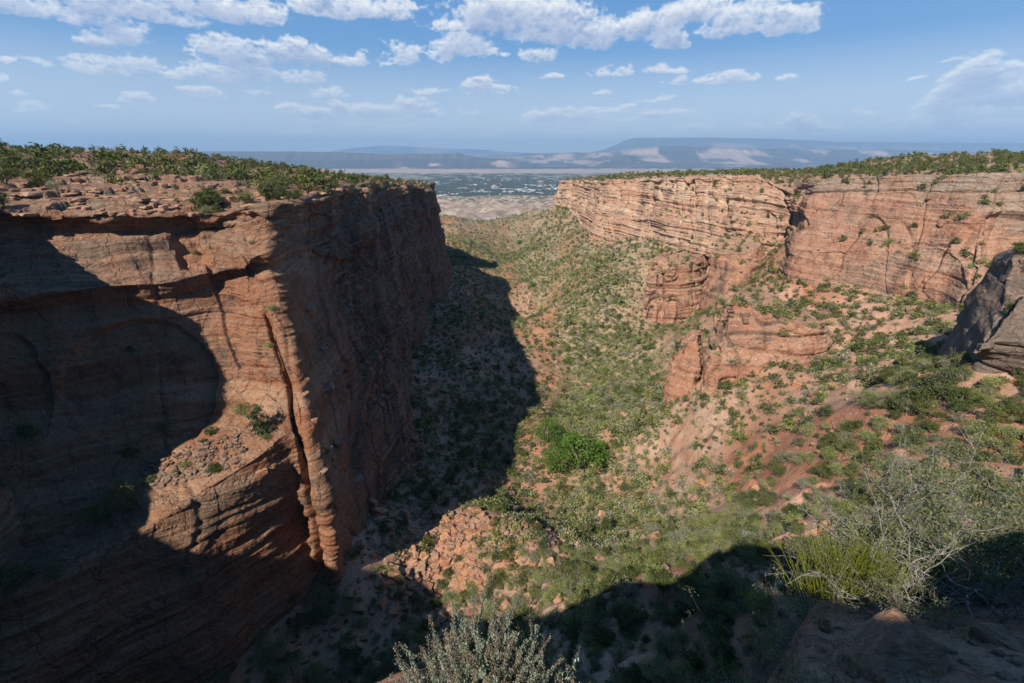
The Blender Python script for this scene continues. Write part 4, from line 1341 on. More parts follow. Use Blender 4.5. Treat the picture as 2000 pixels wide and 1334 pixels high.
def scatter_rocks():
    rng = np.random.default_rng(23); out = []

    def tryp(x, y, s, zone, mesh=None):
        loc, n = ground(x, y)
        if loc is None or n.z < .4: return
        px, py, f = proj((x, y, loc.z + s * .5))
        if px < -40 or px > 2040 or py > 1360 or py < 300: return
        if not seen((x, y, loc.z + s), 2.0 + s): return
        out.append(dict(x=x, y=y, z=loc.z - s * .12, s=s, zone=zone, px=px, py=py, t=f))
    for _ in range(1000):                # red rubble pile in the light patch
        a, r = rng.uniform(0, 6.28), math.sqrt(rng.random()) * (1.0 if rng.random() < .75 else 1.5)
        r *= 1 + .3 * math.sin(3 * a + 1)
        x, y = -20 + 30 * r * math.cos(a), 116 + 21 * r * math.sin(a)
        tryp(x, y, .5 + 2.1 * rng.random() ** 2.4, 'rubble')
    for _ in range(900):                # talus under the dark wall
        y = rng.uniform(85, 620); x = np.interp(y, [78, 110, 150, 280, 510, 620], [-52, -46, -42, -62, -66, -70]) + rng.uniform(2, 70) * rng.random() ** .7
        tryp(x, y, .4 + 2.2 * rng.random() ** 3.5, 'talus')
    for _ in range(1500):               # sunny slope
        y = rng.uniform(60, 520); x = rng.uniform(10, 60 + y * .7)
        tryp(x, y, .4 + 2.3 * rng.random() ** 4.5, 'slope')
    for _ in range(420):                # shaded bottom of the bowl
        x, y = rng.uniform(-62, 20), rng.uniform(60, 112)
        tryp(x, y, .3 + 1.7 * rng.random() ** 3, 'bowl')
    for _ in range(420):                # flat slabs on the left mesa top
        px, py = rng.uniform(0, 830), rng.uniform(325, 420)
        loc, n = hit(px, py)
        if loc is None or n.z < .5 or loc.z < -42 or loc.x > -20: continue
        t = proj(np.array(loc))[2]
        out.append(dict(x=loc.x, y=loc.y, z=loc.z - .35, s=.8 + 2.4 * rng.random() ** 2, zone='bench', px=px, py=py, t=t))
    for _ in range(900):                # ledge gravel
        px, py = rng.uniform(280, 480), rng.uniform(845, 975)
        if abs((py - 905) - (px - 370) * -.25) > 34: continue
        loc, n = hit(px, py)
        if loc is None or n.z < .25: continue
        out.append(dict(x=loc.x, y=loc.y, z=loc.z - .05, s=.2 + .75 * rng.random() ** 2.5, zone='gravel', px=px, py=py, t=112))
    for _ in range(300):
        px, py = rng.uniform(60, 260), rng.uniform(985, 1150)
        if abs((py - 1075) - (px - 150) * -.5) > 34: continue
        loc, n = hit(px, py)
        if loc is None or n.z < .25: continue
        out.append(dict(x=loc.x, y=loc.y, z=loc.z - .05, s=.15 + .7 * rng.random() ** 2.5, zone='gravel2', px=px, py=py, t=105))
    return out


RZ = {'rubble': ('angular red block', 'in the sunlit rubble heap by the shaded wall', 'red blocks of the sunlit rubble heap'), 'talus': ('dull boulder', 'on the shaded talus under the dark wall', 'boulders on the shaded talus'),
      'slope': ('weathered boulder', 'on the sunny slope', 'boulders on the sunny slope'), 'bowl': ('dark boulder', 'in the deep shade at the bottom of the bowl', 'boulders in the shaded bowl'),
      'bench': ('flat pale slab', 'on the left mesa top', 'flat slabs on the left mesa top'),
      'gravel': ('pale stone', 'in the gravel patch on the ledge', 'stones of the ledge gravel'), 'gravel2': ('dark stone', 'on the shaded ledge near the left edge', 'stones on the shaded ledge')}


def rocks():
    rng = np.random.default_rng(29)
    R_ = scatter_rocks(); R_.sort(key=lambda d: -d['s'] / d['t'])
    top, rest = R_[:330], R_[330:]
    rows = {}
    for d in top: rows.setdefault(d['zone'], []).append(d)
    for z, ds in rows.items():
        ds.sort(key=lambda d: d['px'])
        for i, d in enumerate(ds): d['label'] = '%s %s, %s from the left' % (RZ[z][0], RZ[z][1], ordinal(i + 1))
    for d in top:
        me = (BSL if d['zone'] == 'bench' else BMP if d['zone'] in ('gravel', 'gravel2') or rng.random() < (.18 if d['zone'] == 'rubble' else .3) else BM)
        tl = .07 if d['zone'] == 'bench' else .25
        o = add('rock_slab' if d['zone'] == 'bench' else 'boulder', me[rng.integers(len(me))], loc=(d['x'], d['y'], d['z']))
        o.rotation_euler = (rng.normal() * tl, rng.normal() * tl, rng.uniform(0, 6.28)); o.scale = (d['s'], d['s'] * rng.uniform(.7, 1.1), d['s'] * rng.uniform(.7, 1.2))
        o['kind'] = 'thing'
        tag(o, d['label'], 'rock slab' if d['zone'] == 'bench' else 'boulder', RZ[d['zone']][2])
    # the remaining stones as loose rubble
    for nm, mat, src, sel in (('rubble', 'rock', BM, lambda d: not d['zone'].startswith('gravel')), ('gravel', 'rock_fin', BMP, lambda d: d['zone'].startswith('gravel'))):
        V, Fq, off = [], [], 0
        data = []
        for me in src:
            me.calc_loop_triangles(); co = np.empty(len(me.vertices) * 3); me.vertices.foreach_get('co', co)
            tr = np.empty(len(me.loop_triangles) * 3, np.int32); me.loop_triangles.foreach_get('vertices', tr); data.append((co.reshape(-1, 3), tr.reshape(-1, 3)))
        for d in rest:
            if not sel(d): continue
            co, tr = data[rng.integers(len(data))]; a = rng.uniform(0, 6.28); c, s_ = math.cos(a), math.sin(a)
            q = co @ np.array([[c, s_, 0], [-s_, c, 0], [0, 0, 1]]) * d['s'] + (d['x'], d['y'], d['z'])
            V.append(q); Fq.append(tr + off); off += len(q)
        if V:
            V = np.concatenate(V)
            me = mesh_np(nm, V, np.concatenate(Fq), [M[mat]], False, {'cap': np.zeros(len(V)), 'pale': np.zeros(len(V))})
            tag(add(nm, me), kind='stuff')
    print('ROCKS', len(top), len(rest))


rocks()


# ------------------------------------------------------------------ the valley beyond, the town and the far mesas
def far_rows(ys, xfun, zfun, nx, name, mat, attrs=None):
    X = np.array([xfun(y, nx) for y in ys]); Y = np.repeat(np.array(ys)[:, None], nx, 1)
    Z = zfun(X, Y)
    at_ = attrs(X, Y, Z) if attrs else None
    me = mesh_np(name, np.stack([X, Y, Z], -1), grid_faces(*X.shape), [mat], True, at_)
    return tag(add(name, me), kind='structure')


def valley_mats():
    m, k, out = new_mat('badland_clay')
    geo = k.node('ShaderNodeNewGeometry'); pos = geo.outputs['Position']; x, y, z = k.xyz(pos)
    n = k.noise(pos, .004, 6, .6); n2 = k.noise(pos, .02, 5, .6)
    c = k.ramp(n, [(.35, (.28, .20, .15)), (.5, (.42, .33, .26)), (.60, (.30, .19, .14)), (.68, (.50, .43, .36))])
    g = k.m('MULTIPLY', k.map(n2, .46, .56, 0, .9), k.map(y, 2600, 4300, .45, 1))
    c = k.mix(g, c, (.085, .10, .05))
    bsdf(k, out, c, .95, n2, 1.0, 6.0); M['clay'] = m
    m, k, out = new_mat('valley_fields')
    geo = k.node('ShaderNodeNewGeometry'); pos = geo.outputs['Position']; x, y, z = k.xyz(pos)
    v = k.vm('MULTIPLY', pos, (1, .35, 0))
    n = k.noise(v, .0009, 5, .6); n2 = k.noise(v, .0045, 6, .7)
    vo = k.node('ShaderNodeTexVoronoi'); vo.inputs['Scale'].default_value = .0045; vo.distance = 'CHEBYCHEV'; k.l.new(k.vm('MULTIPLY', pos, (1, .45, 0)), vo.inputs['Vector'])
    cell = k.xyz(vo.outputs['Color'])[0]
    c = k.ramp(n2, [(.38, (.05, .065, .045)), (.5, (.075, .09, .06)), (.57, (.17, .165, .12)), (.64, (.36, .31, .25))])
    c = k.mix(k.map(cell, .74, .80, 0, .55), c, (.36, .32, .25))
    dry = k.map(k.m('ADD', y, k.m('MULTIPLY', n, 5000)), 14800, 16200)
    c = k.mix(dry, c, k.ramp(n, [(.4, (.44, .34, .27)), (.6, (.34, .27, .22))]))
    bsdf(k, out, c, .95); M['fields'] = m
    m, k, out = new_mat('mesa_cloud_shadow')
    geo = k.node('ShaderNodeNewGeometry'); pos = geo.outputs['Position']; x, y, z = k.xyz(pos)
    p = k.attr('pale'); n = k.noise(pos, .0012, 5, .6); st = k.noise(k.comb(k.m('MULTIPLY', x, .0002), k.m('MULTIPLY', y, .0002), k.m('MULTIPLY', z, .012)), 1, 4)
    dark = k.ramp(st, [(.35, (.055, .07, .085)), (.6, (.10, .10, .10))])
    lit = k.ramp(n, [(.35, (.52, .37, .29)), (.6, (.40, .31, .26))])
    bsdf(k, out, k.mix(p, dark, lit), .95, n, 1.0, 60.0); M['mesa'] = m  # dark and lit tones put cloud shadow and sun into the colour


valley_mats()


def build_valley():
    # badland foothills between the canyon mouth and the valley
    ys = np.concatenate([np.linspace(2000, 5600, 300)])

    def zf(X, Y):
        d = (Y - 2000) / 3600
        z = -262 - 218 * d ** .85
        h = fbm(V3(X / 420, Y / 330), 5, .52, 800)
        rid = 1 - np.abs(fbm(V3(X / 260, Y / 300), 4, .5, 801)) * 2
        w = ss(0, .15, d) * ss(1.0, .85, d)
        ridge = np.exp(-((Y - 4250 - 250 * np.sin(X / 500)) / 260) ** 2) * 62 * (.5 + .5 * fbm(V3(X / 300, X * 0), 3, .5, 803)) + np.exp(-((Y - 3300) / 220) ** 2) * 22
        return z + w * (h * 34 + rid * 34 + ridge) - 70 * ss(.12, 0, d)
    far_rows(ys, lambda y, n: np.linspace(-y * .9, y * .9, n), zf, 620, 'badland_hills', M['clay'])
    # valley plain out past the mesas
    ys = 5300 * (60000 / 5300) ** np.linspace(0, 1, 120)
    far_rows(ys, lambda y, n: np.linspace(-y * 1.5, y * 1.5, n), lambda X, Y: -482 + 0 * X + 12 * ss(14000, 30000, Y) * (Y / 30000), 160, 'valley_plain', M['fields'])

    def mesa(name, y0, prof, depth, seed, sunlitf, foot=.45, gull=1.0, x0=-40, x1=2040):
        """prof: list of (px, py_top) silhouette; base on the plain at distance y0"""
        px = np.linspace(x0, x1, 760); py = np.interp(px, [p[0] for p in prof], [p[1] for p in prof])
        n1 = fbm(V3(px / 40, px * 0), 4, .55, seed)
        py = py + n1 * .8
        yr = y0 + depth * .35
        xs = (px - 1000) / F
        rows = []
        fr = [0, .08, .16, .24, .32, .40, .48, .56, .64, .70, .74, .78, .80, .84, .9, 1.0, 1.15, 1.4]
        hh = [0, .04, .09, .15, .22, .30, .38, .47, .58, .68, .78, .92, .97, .99, 1.0, 1.0, .96, .3]
        pale = []
        for f_, h_ in zip(fr, hh):
            yy = y0 + depth * f_ * (1 + 0)
            gl = gull * depth * .10 * fbm(V3(px / 16, np.full_like(px, f_ * 1.2)), 4, .55, seed + 2) * math.sin(math.pi * min(f_, 1)) ** .7
            yy = yy + gl
            v = (667 - py) / F
            ztop = (y0 + depth * .8) * (-SP + v * CP) / (CP + v * SP)
            z = -482 + (np.maximum(ztop, -470) + 482) * h_
            fwd = yy * CP - z * SP
            fwd0 = (y0 + depth * .8) * CP - ztop * SP
            rows.append(np.stack([xs * fwd0 * (.96 + .04 * f_), yy, z + (18 * fbm(V3(px / 6, np.full_like(px, f_ * 9)), 3, .5, seed + 4) if 0 < h_ < .9 else 0)], -1))
            pale.append(sunlitf(px, h_, fbm(V3(px / 55, np.full_like(px, f_ * 2.4)), 4, .55, seed + 7)))
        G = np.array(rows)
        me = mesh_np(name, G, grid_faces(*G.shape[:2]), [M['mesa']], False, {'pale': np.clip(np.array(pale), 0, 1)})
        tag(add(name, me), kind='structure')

    def patch(c, w, lo=0, hi=1):  # sunlit patch painted on a range, by column and height
        return lambda px, h: np.exp(-((px - c) / w) ** 2) * (lo <= h <= hi)
    # Book cliffs like front range on the left
    prof = [(-40, 296), (500, 296), (560, 296), (640, 297), (700, 299), (760, 302), (800, 300), (860, 301), (880, 300), (893, 298), (905, 304), (940, 308), (990, 312), (1050, 324), (1100, 332), (2040, 334)]
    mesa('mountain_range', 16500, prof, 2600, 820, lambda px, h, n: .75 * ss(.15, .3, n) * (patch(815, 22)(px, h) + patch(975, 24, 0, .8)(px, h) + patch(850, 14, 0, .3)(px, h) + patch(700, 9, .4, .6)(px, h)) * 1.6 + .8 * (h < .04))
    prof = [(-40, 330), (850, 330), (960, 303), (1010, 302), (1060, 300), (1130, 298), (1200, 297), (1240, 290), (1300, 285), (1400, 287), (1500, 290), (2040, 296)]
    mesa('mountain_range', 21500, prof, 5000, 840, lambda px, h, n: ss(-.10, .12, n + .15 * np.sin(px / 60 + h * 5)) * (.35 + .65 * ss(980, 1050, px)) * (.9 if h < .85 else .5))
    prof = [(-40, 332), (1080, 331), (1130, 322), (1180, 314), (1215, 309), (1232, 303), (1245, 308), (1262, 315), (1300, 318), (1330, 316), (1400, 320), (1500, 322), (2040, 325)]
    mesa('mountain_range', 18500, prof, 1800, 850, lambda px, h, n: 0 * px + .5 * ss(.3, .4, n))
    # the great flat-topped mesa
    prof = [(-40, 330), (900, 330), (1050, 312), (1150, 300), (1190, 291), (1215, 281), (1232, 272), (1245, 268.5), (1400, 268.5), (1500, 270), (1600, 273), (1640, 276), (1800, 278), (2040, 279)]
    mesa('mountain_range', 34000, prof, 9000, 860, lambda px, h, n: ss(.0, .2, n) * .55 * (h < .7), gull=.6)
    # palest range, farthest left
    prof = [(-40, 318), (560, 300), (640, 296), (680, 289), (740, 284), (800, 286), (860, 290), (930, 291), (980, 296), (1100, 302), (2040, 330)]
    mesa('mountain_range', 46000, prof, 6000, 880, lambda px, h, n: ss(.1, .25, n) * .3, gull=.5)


build_valley()


def town():
    rng = np.random.default_rng(41)
    M['wall_white'] = new_simple('white_building_walls', (.62, .60, .57)); M['roof_grey'] = new_simple('pale_metal_roof', (.55, .56, .58)); M['tree_far'] = new_simple('valley_trees', (.055, .068, .048))

    def house(w, d, h, gable):
        x, y = w / 2, d / 2
        v = [(-x, -y, 0), (x, -y, 0), (x, y, 0), (-x, y, 0), (-x, -y, h), (x, -y, h), (x, y, h), (-x, y, h)]
        f = [(0, 1, 5, 4), (1, 2, 6, 5), (2, 3, 7, 6), (3, 0, 4, 7)]
        if gable:
            v += [(-x - 1, 0, h * 1.45), (x + 1, 0, h * 1.45), (-x - 1, -y - 1, h * .95), (x + 1, -y - 1, h * .95), (x + 1, y + 1, h * .95), (-x - 1, y + 1, h * .95)]
            f += [(10, 11, 9, 8), (12, 13, 8, 9)]; mi = [0] * 4 + [1] * 2
        else:
            v += [(-x + 1, -y + 1, h - .8), (x - 1, -y + 1, h - .8), (x - 1, y - 1, h - .8), (-x + 1, y - 1, h - .8)]
            f += [(4, 5, 9, 8), (5, 6, 10, 9), (6, 7, 11, 10), (7, 4, 8, 11), (8, 9, 10, 11)]; mi = [0] * 8 + [1]
        return np.array(v, float), np.array(f), mi
    V = [house(42, 26, 8, True), house(70, 40, 9, False), house(26, 18, 12, False), house(30, 20, 6, True), house(110, 50, 11, False)]
    ms = [mesh_np('building', v, f, [M['wall_white'], M['roof_grey']], False, None, mi) for v, f, mi in V]
    pos = []
    for c in range(52):
        cpx = rng.normal(1000, 90) if c % 3 else rng.uniform(860, 1100); cpy = rng.choice([352, 358, 364, 369, 373, 377, 380]) + rng.normal() * 2
        for _ in range(rng.integers(6, 26)):
            px = cpx + rng.normal() * 26; py = cpy + rng.normal() * 2.2
            if not (845 < px < 1115 and 344 < py < 386): continue
            d = ray(px, py); t = -481 / d[2]; pos.append((d * t, px, py))
    rng.shuffle(pos)
    print('BUILDINGS', len(pos))
    for i, (p, px, py) in enumerate(pos[:290]):
        o = add('building', ms[rng.integers(5)], loc=(p[0], p[1], -481.5), rz=rng.choice([.25, 1.82]) + rng.normal() * .05)
        s = rng.uniform(.4, .85); o.scale = (s, s, s)
        tag(o, 'small pale town building on the valley floor, ' + ('far side' if py < 360 else 'near side' if py > 372 else 'middle') + (', at the left' if px < 930 else ', at the right' if px > 1030 else ', at the centre'), 'building', 'town buildings on the valley floor, ' + ('far' if py < 360 else 'near' if py > 372 else 'middle') + (' left' if px < 930 else ' right' if px > 1030 else ' centre'))
    A, B, off, MI = [], [], 0, []
    for p, px, py in pos[290:]:
        v, f, mi = V[rng.integers(4)]
        A.append(v * rng.uniform(.4, .8) + (p[0], p[1], -481.5)); B += [tuple(np.array(q) + off) for q in f]; off += len(v); MI += list(mi)
    if A:
        me = mesh_np('distant_buildings', np.concatenate(A), np.array(B), [M['wall_white'], M['roof_grey']], False, None, MI)
        tag(add('distant_buildings', me), kind='stuff')
    # dark tree belts among the streets
    n = 9000
    py = rng.uniform(340, 387, n); px = rng.uniform(830, 1130, n)
    k = fbm(V3(px / 22, py / 2.2), 3, .55, 900) > -.05 + .25 * (py < 350)
    px, py = px[k], py[k]
    d = np.stack([(px - 1000) / F, CP + (667 - py) / F * SP, -SP + (667 - py) / F * CP], -1); p = d * (-481.0 / d[:, 2:3])
    rr = rng.uniform(9, 26, len(p))
    b = np.array([(1, 0, 0), (0, 1, 0), (-1, 0, 0), (0, -1, 0), (0, 0, 1.0), (.7, .7, .45), (-.7, .7, .45), (-.7, -.7, .45), (.7, -.7, .45)], float)
    fb = np.array([(0, 5, 4), (5, 1, 4), (1, 6, 4), (6, 2, 4), (2, 7, 4), (7, 3, 4), (3, 8, 4), (8, 0, 4)])
    Vv = p[:, None] + b[None] * (rr[:, None, None] * np.array([1.6, 1.2, .8])); Ff = fb[None] + (np.arange(len(p)) * 9)[:, None, None]
    me = mesh_np('valley_trees', Vv.reshape(-1, 3), Ff.reshape(-1, 3), [M['tree_far']], True)
    tag(add('valley_trees', me), kind='stuff')


def new_simple(name, col, rough=.8):
    m, k, out = new_mat(name)
    tc = k.node('ShaderNodeNewGeometry')
    n = k.noise(tc.outputs['Position'], .02, 3)
    bsdf(k, out, k.mix(1.0, col, k.ramp(n, [(.3, .7), (.7, 1.2)]), 'MULTIPLY'), rough)
    return m


town()


# ------------------------------------------------------------------ air
def haze():
    me = bpy.data.meshes.new('haze')
    x0, x1, y0, y1, z0, z1 = -95000, 95000, -400, 64000, -520, 1650
    v = [(x, y, z) for z in (z0, z1) for y in (y0, y1) for x in (x0, x1)]
    f = [(0, 2, 3, 1), (4, 5, 7, 6), (0, 1, 5, 4), (2, 6, 7, 3), (0, 4, 6, 2), (1, 3, 7, 5)]
    me.from_pydata(v, [], f)
    m, k, out = new_mat('thin_air')
    pv = k.node('ShaderNodeVolumePrincipled'); pv.inputs['Density'].default_value = 3.5e-5
    pv.inputs['Color'].default_value = (.44, .70, 1.0, 1); pv.inputs['Anisotropy'].default_value = 0.0
    k.l.new(pv.outputs[0], out.inputs['Volume']); me.materials.append(m)
    m.cycles.homogeneous_volume = True
    return tag(add('haze', me), kind='stuff')


haze()

# ------------------------------------------------------------------ the plants and stones at our feet
M['sage'] = leaf_material('sage_leaves', [(.25, .30, .21), (.31, .355, .26), (.28, .32, .25)], .15)
M['sage_tip'] = leaf_material('sage_flower_spikes', [(.33, .27, .19), (.38, .32, .24)], .15)
M['ephedra'] = leaf_material('yellow_green_stems', [(.20, .23, .035), (.26, .27, .05)], .2)
M['mahog'] = leaf_material('small_olive_leaves', [(.12, .15, .06), (.17, .19, .085), (.24, .25, .13)], .2)
M['twig'] = bark_material('bleached_twigs', (.19, .16, .14), (.42, .385, .345), 30)
M['darktwig'] = bark_material('brown_twigs', (.10, .08, .065), (.22, .18, .15), 30)
M['cream'] = leaf_material('cream_flower_heads', [(.42, .44, .32), (.50, .50, .38)], .1)
M['yellow'] = leaf_material('yellow_flower_heads', [(.42, .36, .08), (.5, .42, .12)], .1)
M['dry'] = leaf_material('dry_leaves', [(.30, .25, .14), (.24, .23, .12)], .15)
FR = np.random.default_rng(77)


def unit(v): return v / max(np.linalg.norm(v), 1e-9)


def grow(rng, start, d, length, r, level, paths, radii, tips, wander=.25, kids=5, up=.12, shrink=.55):
    n = 7; p = [np.array(start, float)]; d = unit(np.array(d, float))
    dirs = []
    for _ in range(n - 1):
        d = unit(d + rng.normal(size=3) * wander + np.array([0, 0, up])); dirs.append(d)
        p.append(p[-1] + d * length / (n - 1))
    t = np.linspace(0, 1, n)
    paths.append(np.array(p)); radii.append(r * (1 - .72 * t))
    tips += [(p[i], dirs[min(i, n - 2)], level) for i in range(2, n)]
    if level > 0:
        for _ in range(kids):
            i = rng.integers(1, n)
            q = unit(dirs[min(i, n - 2)] + rng.normal(size=3) * .75)
            grow(rng, p[i], q, length * shrink * rng.uniform(.6, 1.2), r * .5, level - 1, paths, radii, tips, wander, kids, up, shrink)


def leaves_at(rng, tips, per, spread, size, minlev=9, asp=(.4, .7)):
    c = np.array([t[0] for t in tips if t[2] <= minlev])
    if len(c) == 0: return None
    c = np.repeat(c, per, 0) + rng.normal(size=(len(c) * per, 3)) * spread
    v, f = quads(c, size, rng, asp=asp)
    return v, f, np.repeat(np.clip(rng.normal(.5, .22, len(c)), 0, 1), 4)


def shrub_obj(name, root, label, cat, wood, leaf, stems, length, r, level, kids, per, spread, lsize, seed, lean=(0, 0, .6), fan=.8, up=.1, wander=.25, minlev=9, group=None, leafname='foliage', base=.12, shrink=.55):
    rng = np.random.default_rng(seed); paths, radii, tips = [], [], []
    for _ in range(stems):
        d = np.array(lean) + rng.normal(size=3) * (fan, fan, .25)
        st = rng.normal(size=3) * (base, base, 0)
        grow(rng, st, d, length * rng.uniform(.6, 1.15), r * rng.uniform(.6, 1.1), level, paths, radii, tips, wander, kids, up, shrink)
    v, f = tube_mesh(paths, radii, 4)
    e = bpy.data.objects.new(name, None); COL.objects.link(e); e.location = root; e.empty_display_size = .1
    tag(e, label, cat, group)
    add('branches', mesh_np('branches', v, f, [M[wood]], True), e)
    if per:
        q = leaves_at(rng, tips, per, spread, lsize, minlev)
        if q: add(leafname, mesh_np(leafname, q[0], q[1], [M[leaf]], False, {'leaf': q[2], 'tint': np.zeros(len(q[0]))}), e)
    return e


def gz(x, y, d=0.0):
    loc, n = ground(x, y)
    return (x, y, (loc.z if loc is not None else -4.0) + d)


def spikes(name, root, label, cat, n, h, wid, leafmat, tipmat, seed, per=46, ls=.022, tipfrac=.3, lean=.18):
    """upright stems clothed in small leaves, the upper part in another colour"""
    rng = np.random.default_rng(seed); paths, rad, LC_, TC = [], [], [], []
    for i in range(n):
        b = np.array([rng.normal() * wid[0], rng.normal() * wid[1], -.02])
        d = unit(np.array([b[0] / max(wid[0], .01) * lean + rng.normal() * .08, b[1] / max(wid[1], .01) * lean + rng.normal() * .08, 1.0]))
        hh = h * rng.uniform(.55, 1.08) * math.exp(-.35 * (b[0] / (2 * wid[0])) ** 2)
        t = np.linspace(0, 1, 6)[:, None]; bend = rng.normal(size=3) * .05; bend[2] = 0
        p = b + d * hh * t + bend * t * t
        paths.append(p); rad.append(np.linspace(.0045, .0015, 6))
        k = int(per * hh / h); u = rng.uniform(.22, 1.0, k)
        q = b + d * hh * u[:, None] + bend * (u * u)[:, None] + rng.normal(size=(k, 3)) * np.array([.008, .008, .006])
        sel = (u > 1 - tipfrac) & (rng.random() < .75)
        LC_.append(q[~sel]); TC.append(q[sel])
    v, f = tube_mesh(paths, rad, 4)
    e = bpy.data.objects.new(name, None); COL.objects.link(e); e.location = root; e.empty_display_size = .1; tag(e, label, cat)
    add('stems', mesh_np('stems', v, f, [M['darktwig']], True), e)
    for nm, cs, mt, s_ in (('foliage', np.concatenate(LC_), leafmat, ls), ('flower_spikes', np.concatenate(TC), tipmat, ls * .6)):
        if len(cs) == 0: continue
        a = rng.normal(size=(len(cs), 3)) * .45; a[:, 2] += 1.3; a /= np.linalg.norm(a, axis=1, keepdims=True)
        b = rng.normal(size=(len(cs), 3)); b -= (a * b).sum(1, keepdims=True) * a; b /= np.linalg.norm(b, axis=1, keepdims=True)
        s = s_ * rng.uniform(.6, 1.3, (len(cs), 1))
        V = np.stack([cs - a * s * .5, cs + b * s * .22, cs + a * s * .5, cs - b * s * .22], 1).reshape(-1, 3)
        add(nm, mesh_np(nm, V, np.arange(len(cs) * 4).reshape(-1, 4), [M[mt]], False, {'leaf': np.repeat(rng.uniform(.2, .9, len(cs)), 4), 'tint': np.zeros(len(V))}), e)
    return e


def foreground():
    # sagebrush at the bottom of the picture
    spikes('sagebrush', gz(-.2, 1.62), 'silvery sagebrush in full sun at the edge below the viewpoint', 'sagebrush', 230, .44, (.15, .09), 'sage', 'sage_tip', 5, per=330, ls=.015, tipfrac=.26, lean=.07)
    spikes('sagebrush', gz(.30, 1.72), 'small grey sagebrush just right of the silvery one', 'sagebrush', 40, .30, (.06, .05), 'sage', 'sage_tip', 6, per=70, ls=.022)
    # yellow-green joint fir
    rng = np.random.default_rng(8); paths, rad = [], []
    for i in range(900):
        b = rng.normal(size=3) * (.17, .12, 0); d = unit(np.array([b[0] * .8 + rng.normal() * .12, b[1] * .8 + rng.normal() * .12, 1.0]))
        L = .80 * rng.uniform(.5, 1.0); t = np.linspace(0, 1, 5)[:, None]; bend = rng.normal(size=3) * .05
        paths.append(b + d * L * t + bend * t * t)
        rad.append(np.linspace(.0042, .0022, 5))
        if i % 2:
            for _ in range(2):
                s = paths[-1][rng.integers(1, 4)]; dd = unit(d + rng.normal(size=3) * .25)
                paths.append(s + dd * L * .35 * t); rad.append(np.linspace(.003, .0018, 5))
    v, f = tube_mesh(paths, rad, 3)
    e = bpy.data.objects.new('joint_fir', None); COL.objects.link(e); e.location = gz(3.95, 3.85, -.05); e.empty_display_size = .1
    tag(e, 'bright yellow green broom-like joint fir bush lit at the rim', 'joint fir bush')
    add('stems', mesh_np('stems', v, f, [M['ephedra']], True, {'leaf': np.repeat(rng.uniform(.3, .8, len(v) // 15 + 1), 15)[:len(v)], 'tint': np.zeros(len(v))}), e)
    # the big grey-twigged shrubs leaning over the edge at the right
    big = [((6.2, 4.7), 'large leafy mahogany shrub with pale bare twigs at the right edge', 101, 2.4, 15, 1.0), ((8.0, 5.0), 'tall leafy mahogany shrub at the far right edge of the rim', 102, 2.5, 13, 1.0),
           ((5.1, 4.4), 'mahogany shrub with open twigs behind the yellow green bush', 103, 1.7, 11, 1.0)]
    for (x, y), lb, sd, L, n, k in big:
        shrub_obj('mahogany_shrub', gz(x, y, -.1), lb, 'shrub', 'twig', 'mahog', n, L * .62, .026, 3, 5, 2, .04, .040, sd, lean=(0, .15, .75), fan=.55, up=.06, wander=.22, minlev=1, shrink=.62)
    shrub_obj('mahogany_shrub', (2.75, 3.35, -5.15), 'small dry-leaved shrub catching light above the shaded twigs', 'shrub', 'twig', 'dry', 7, .33, .005, 2, 5, 2, .02, .022, 104, lean=(0, .1, 1), fan=.45)
    for i, (rt, s, lb) in enumerate([((1.9, 1.95, -3.9), .8, 'dark twiggy shrub in shade nearest the lower centre'), ((2.5, 2.5, -4.3), .85, 'dark twiggy shrub in shade between the boulder and the small dry shrub'), ((3.2, 3.1, -4.6), .85, 'dark twiggy shrub in shade just below the yellow green bush'),
                                       (gz(4.6, 3.9), .9, 'dark twiggy shrub in shade right of the dead branches'), (gz(5.6, 4.2), 1.0, 'dark twiggy shrub in shade at the right edge'), ((2.1, 2.3, -4.6), .9, 'dark twiggy shrub hanging lowest over the shaded edge'),
                                       (gz(3.9, 3.1), .8, 'low twiggy shrub in shade against the back of the boulder'), (gz(5.0, 3.2), .8, 'low twiggy shrub in shade right of the boulder'), (gz(2.2, 1.75), .5, 'small twiggy shrub in shade at the left of the boulder')]):
        shrub_obj('twiggy_shrub', rt, lb, 'shrub', 'darktwig', 'mahog', 14, s * .75, .007, 3, 4, 0 if i % 2 else 1, .02, .016, 120 + i, lean=(0, .25, .45), fan=.8, minlev=0, wander=.3, up=0)
    # dead, bleached branches
    for i, (x, y, lean, L, lb) in enumerate([(4.55, 3.85, (-.2, -.1, .5), 1.0, 'bleached dead branches fanning beside the yellow green bush'), (5.2, 4.35, (-1.2, .2, .5), 2.3, 'long pale dead branch reaching left above the yellow green bush'),
                                              (5.8, 4.5, (-.7, -.1, .8), 2.2, 'forked grey dead branch inside the mahogany shrub'), (4.2, 3.5, (-1, -.3, .15), 1.2, 'tangle of fallen dead branches in shade behind the boulder'),
                                              (5.2, 3.7, (-.9, .1, .2), 1.4, 'heap of grey dead branches in shade right of the boulder')]):
        shrub_obj('dead_branch', gz(x, y, .05), lb, 'dead branch', 'twig', 'dry', 7 if i != 1 else 4, L * .75, .017, 2, 5, 0, 0, 0, 140 + i, lean=lean, fan=.38, up=-.01, wander=.18, base=.1, shrink=.5)
    # boulder and stones
    me = boulder_mesh('boulder', 903, 'rock_pale', .42, 22, .10)
    bm = bmesh.new(); bm.from_mesh(me); bmesh.ops.subdivide_edges(bm, edges=bm.edges[:], cuts=2, use_grid_fill=True)
    co = np.array([v_.co[:] for v_ in bm.verts]); dd = .05 * fbm(co * 3.0, 4, .6, 5) + .03 * np.tanh(6 * fbm(V3(co[:, 2] * 9, co[:, 0]), 2, .5, 6))
    for v_, q in zip(bm.verts, dd): v_.co += v_.co.normalized() * q
    bm.to_mesh(me); bm.free()
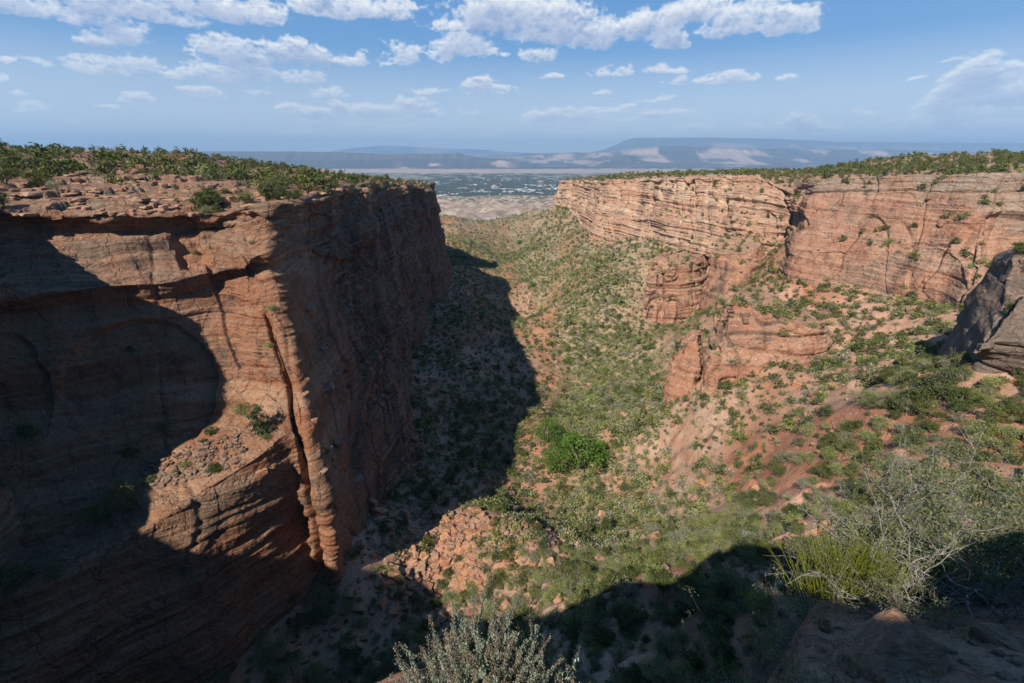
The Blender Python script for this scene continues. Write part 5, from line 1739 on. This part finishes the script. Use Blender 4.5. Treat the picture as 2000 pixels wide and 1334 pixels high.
    for (x, y, s, rz, lb) in [(3.1, 2.45, (.55, .42, .50), .5, 'broad lichen-spotted boulder in shade on the rim at lower right'), (4.3, 2.55, (.34, .26, .22), 1.9, 'low dark boulder right of the lichen-spotted one')]:
        o = add('boulder', me, loc=gz(x, y, -.10), rz=rz); o.scale = s; tag(o, lb, 'boulder')
    for i in range(16):
        x, y = FR.uniform(1.6, 4.8), FR.uniform(1.4, 2.4)
        o = add('stone', BM[i % 9], loc=gz(x, y, -.02), rz=FR.uniform(0, 6)); s = FR.uniform(.03, .11); o.scale = (s, s * .8, s * .6)
        tag(o, 'small stone lying on the shaded dirt in front of the lichen-spotted boulder', 'stone', 'stones on the dirt by the boulder')
    o = add('stone', BM[2], loc=(2.95, 2.95, gz(2.95, 2.95)[2] + .02), rz=1.0); o.scale = (.10, .07, .05); tag(o, 'flat reddish stone beside the back of the lichen-spotted boulder', 'stone')
    rng = np.random.default_rng(52); V, Fq, off = [], [], 0
    for i in range(1500):
        x, y = rng.uniform(.9, 7.0), rng.uniform(.9, 3.9)
        p = gz(x, y, -.004)
        if p[2] < -7.5: continue
        s = .008 + .045 * rng.random() ** 3
        q = np.array([(-1, -1, -.5), (1, -1, -.5), (1, 1, -.5), (-1, 1, -.5), (-.7, -.7, .7), (.7, -.7, .6), (.6, .7, .7), (-.7, .6, .5)]) * s * rng.uniform(.6, 1.2, (8, 3))
        a = rng.uniform(0, 6.3); c, s_ = math.cos(a), math.sin(a); q = q @ np.array([[c, s_, 0], [-s_, c, 0], [0, 0, 1]]) + p
        V.append(q); Fq.append(np.array([(0, 1, 5, 4), (1, 2, 6, 5), (2, 3, 7, 6), (3, 0, 4, 7), (4, 5, 6, 7)]) + off); off += 8
    tag(add('gravel', mesh_np('gravel', np.concatenate(V), np.concatenate(Fq), [M['rock_near']], False)), kind='stuff')
    # flowering plants along the bottom edge
    spikes('buckwheat_plant', gz(2.12, 1.92), 'cream flowered buckwheat at the bottom edge below the boulder', 'flowering plant', 70, .22, (.12, .08), 'mahog', 'cream', 31, per=60, ls=.02, tipfrac=.35, lean=.5)
    spikes('rabbitbrush_plant', gz(2.95, 1.95), 'thin yellow flowered rabbitbrush at the bottom edge right of the boulder', 'flowering plant', 34, .30, (.06, .05), 'sage', 'yellow', 32, per=40, ls=.022, tipfrac=.22, lean=.4)


foreground()
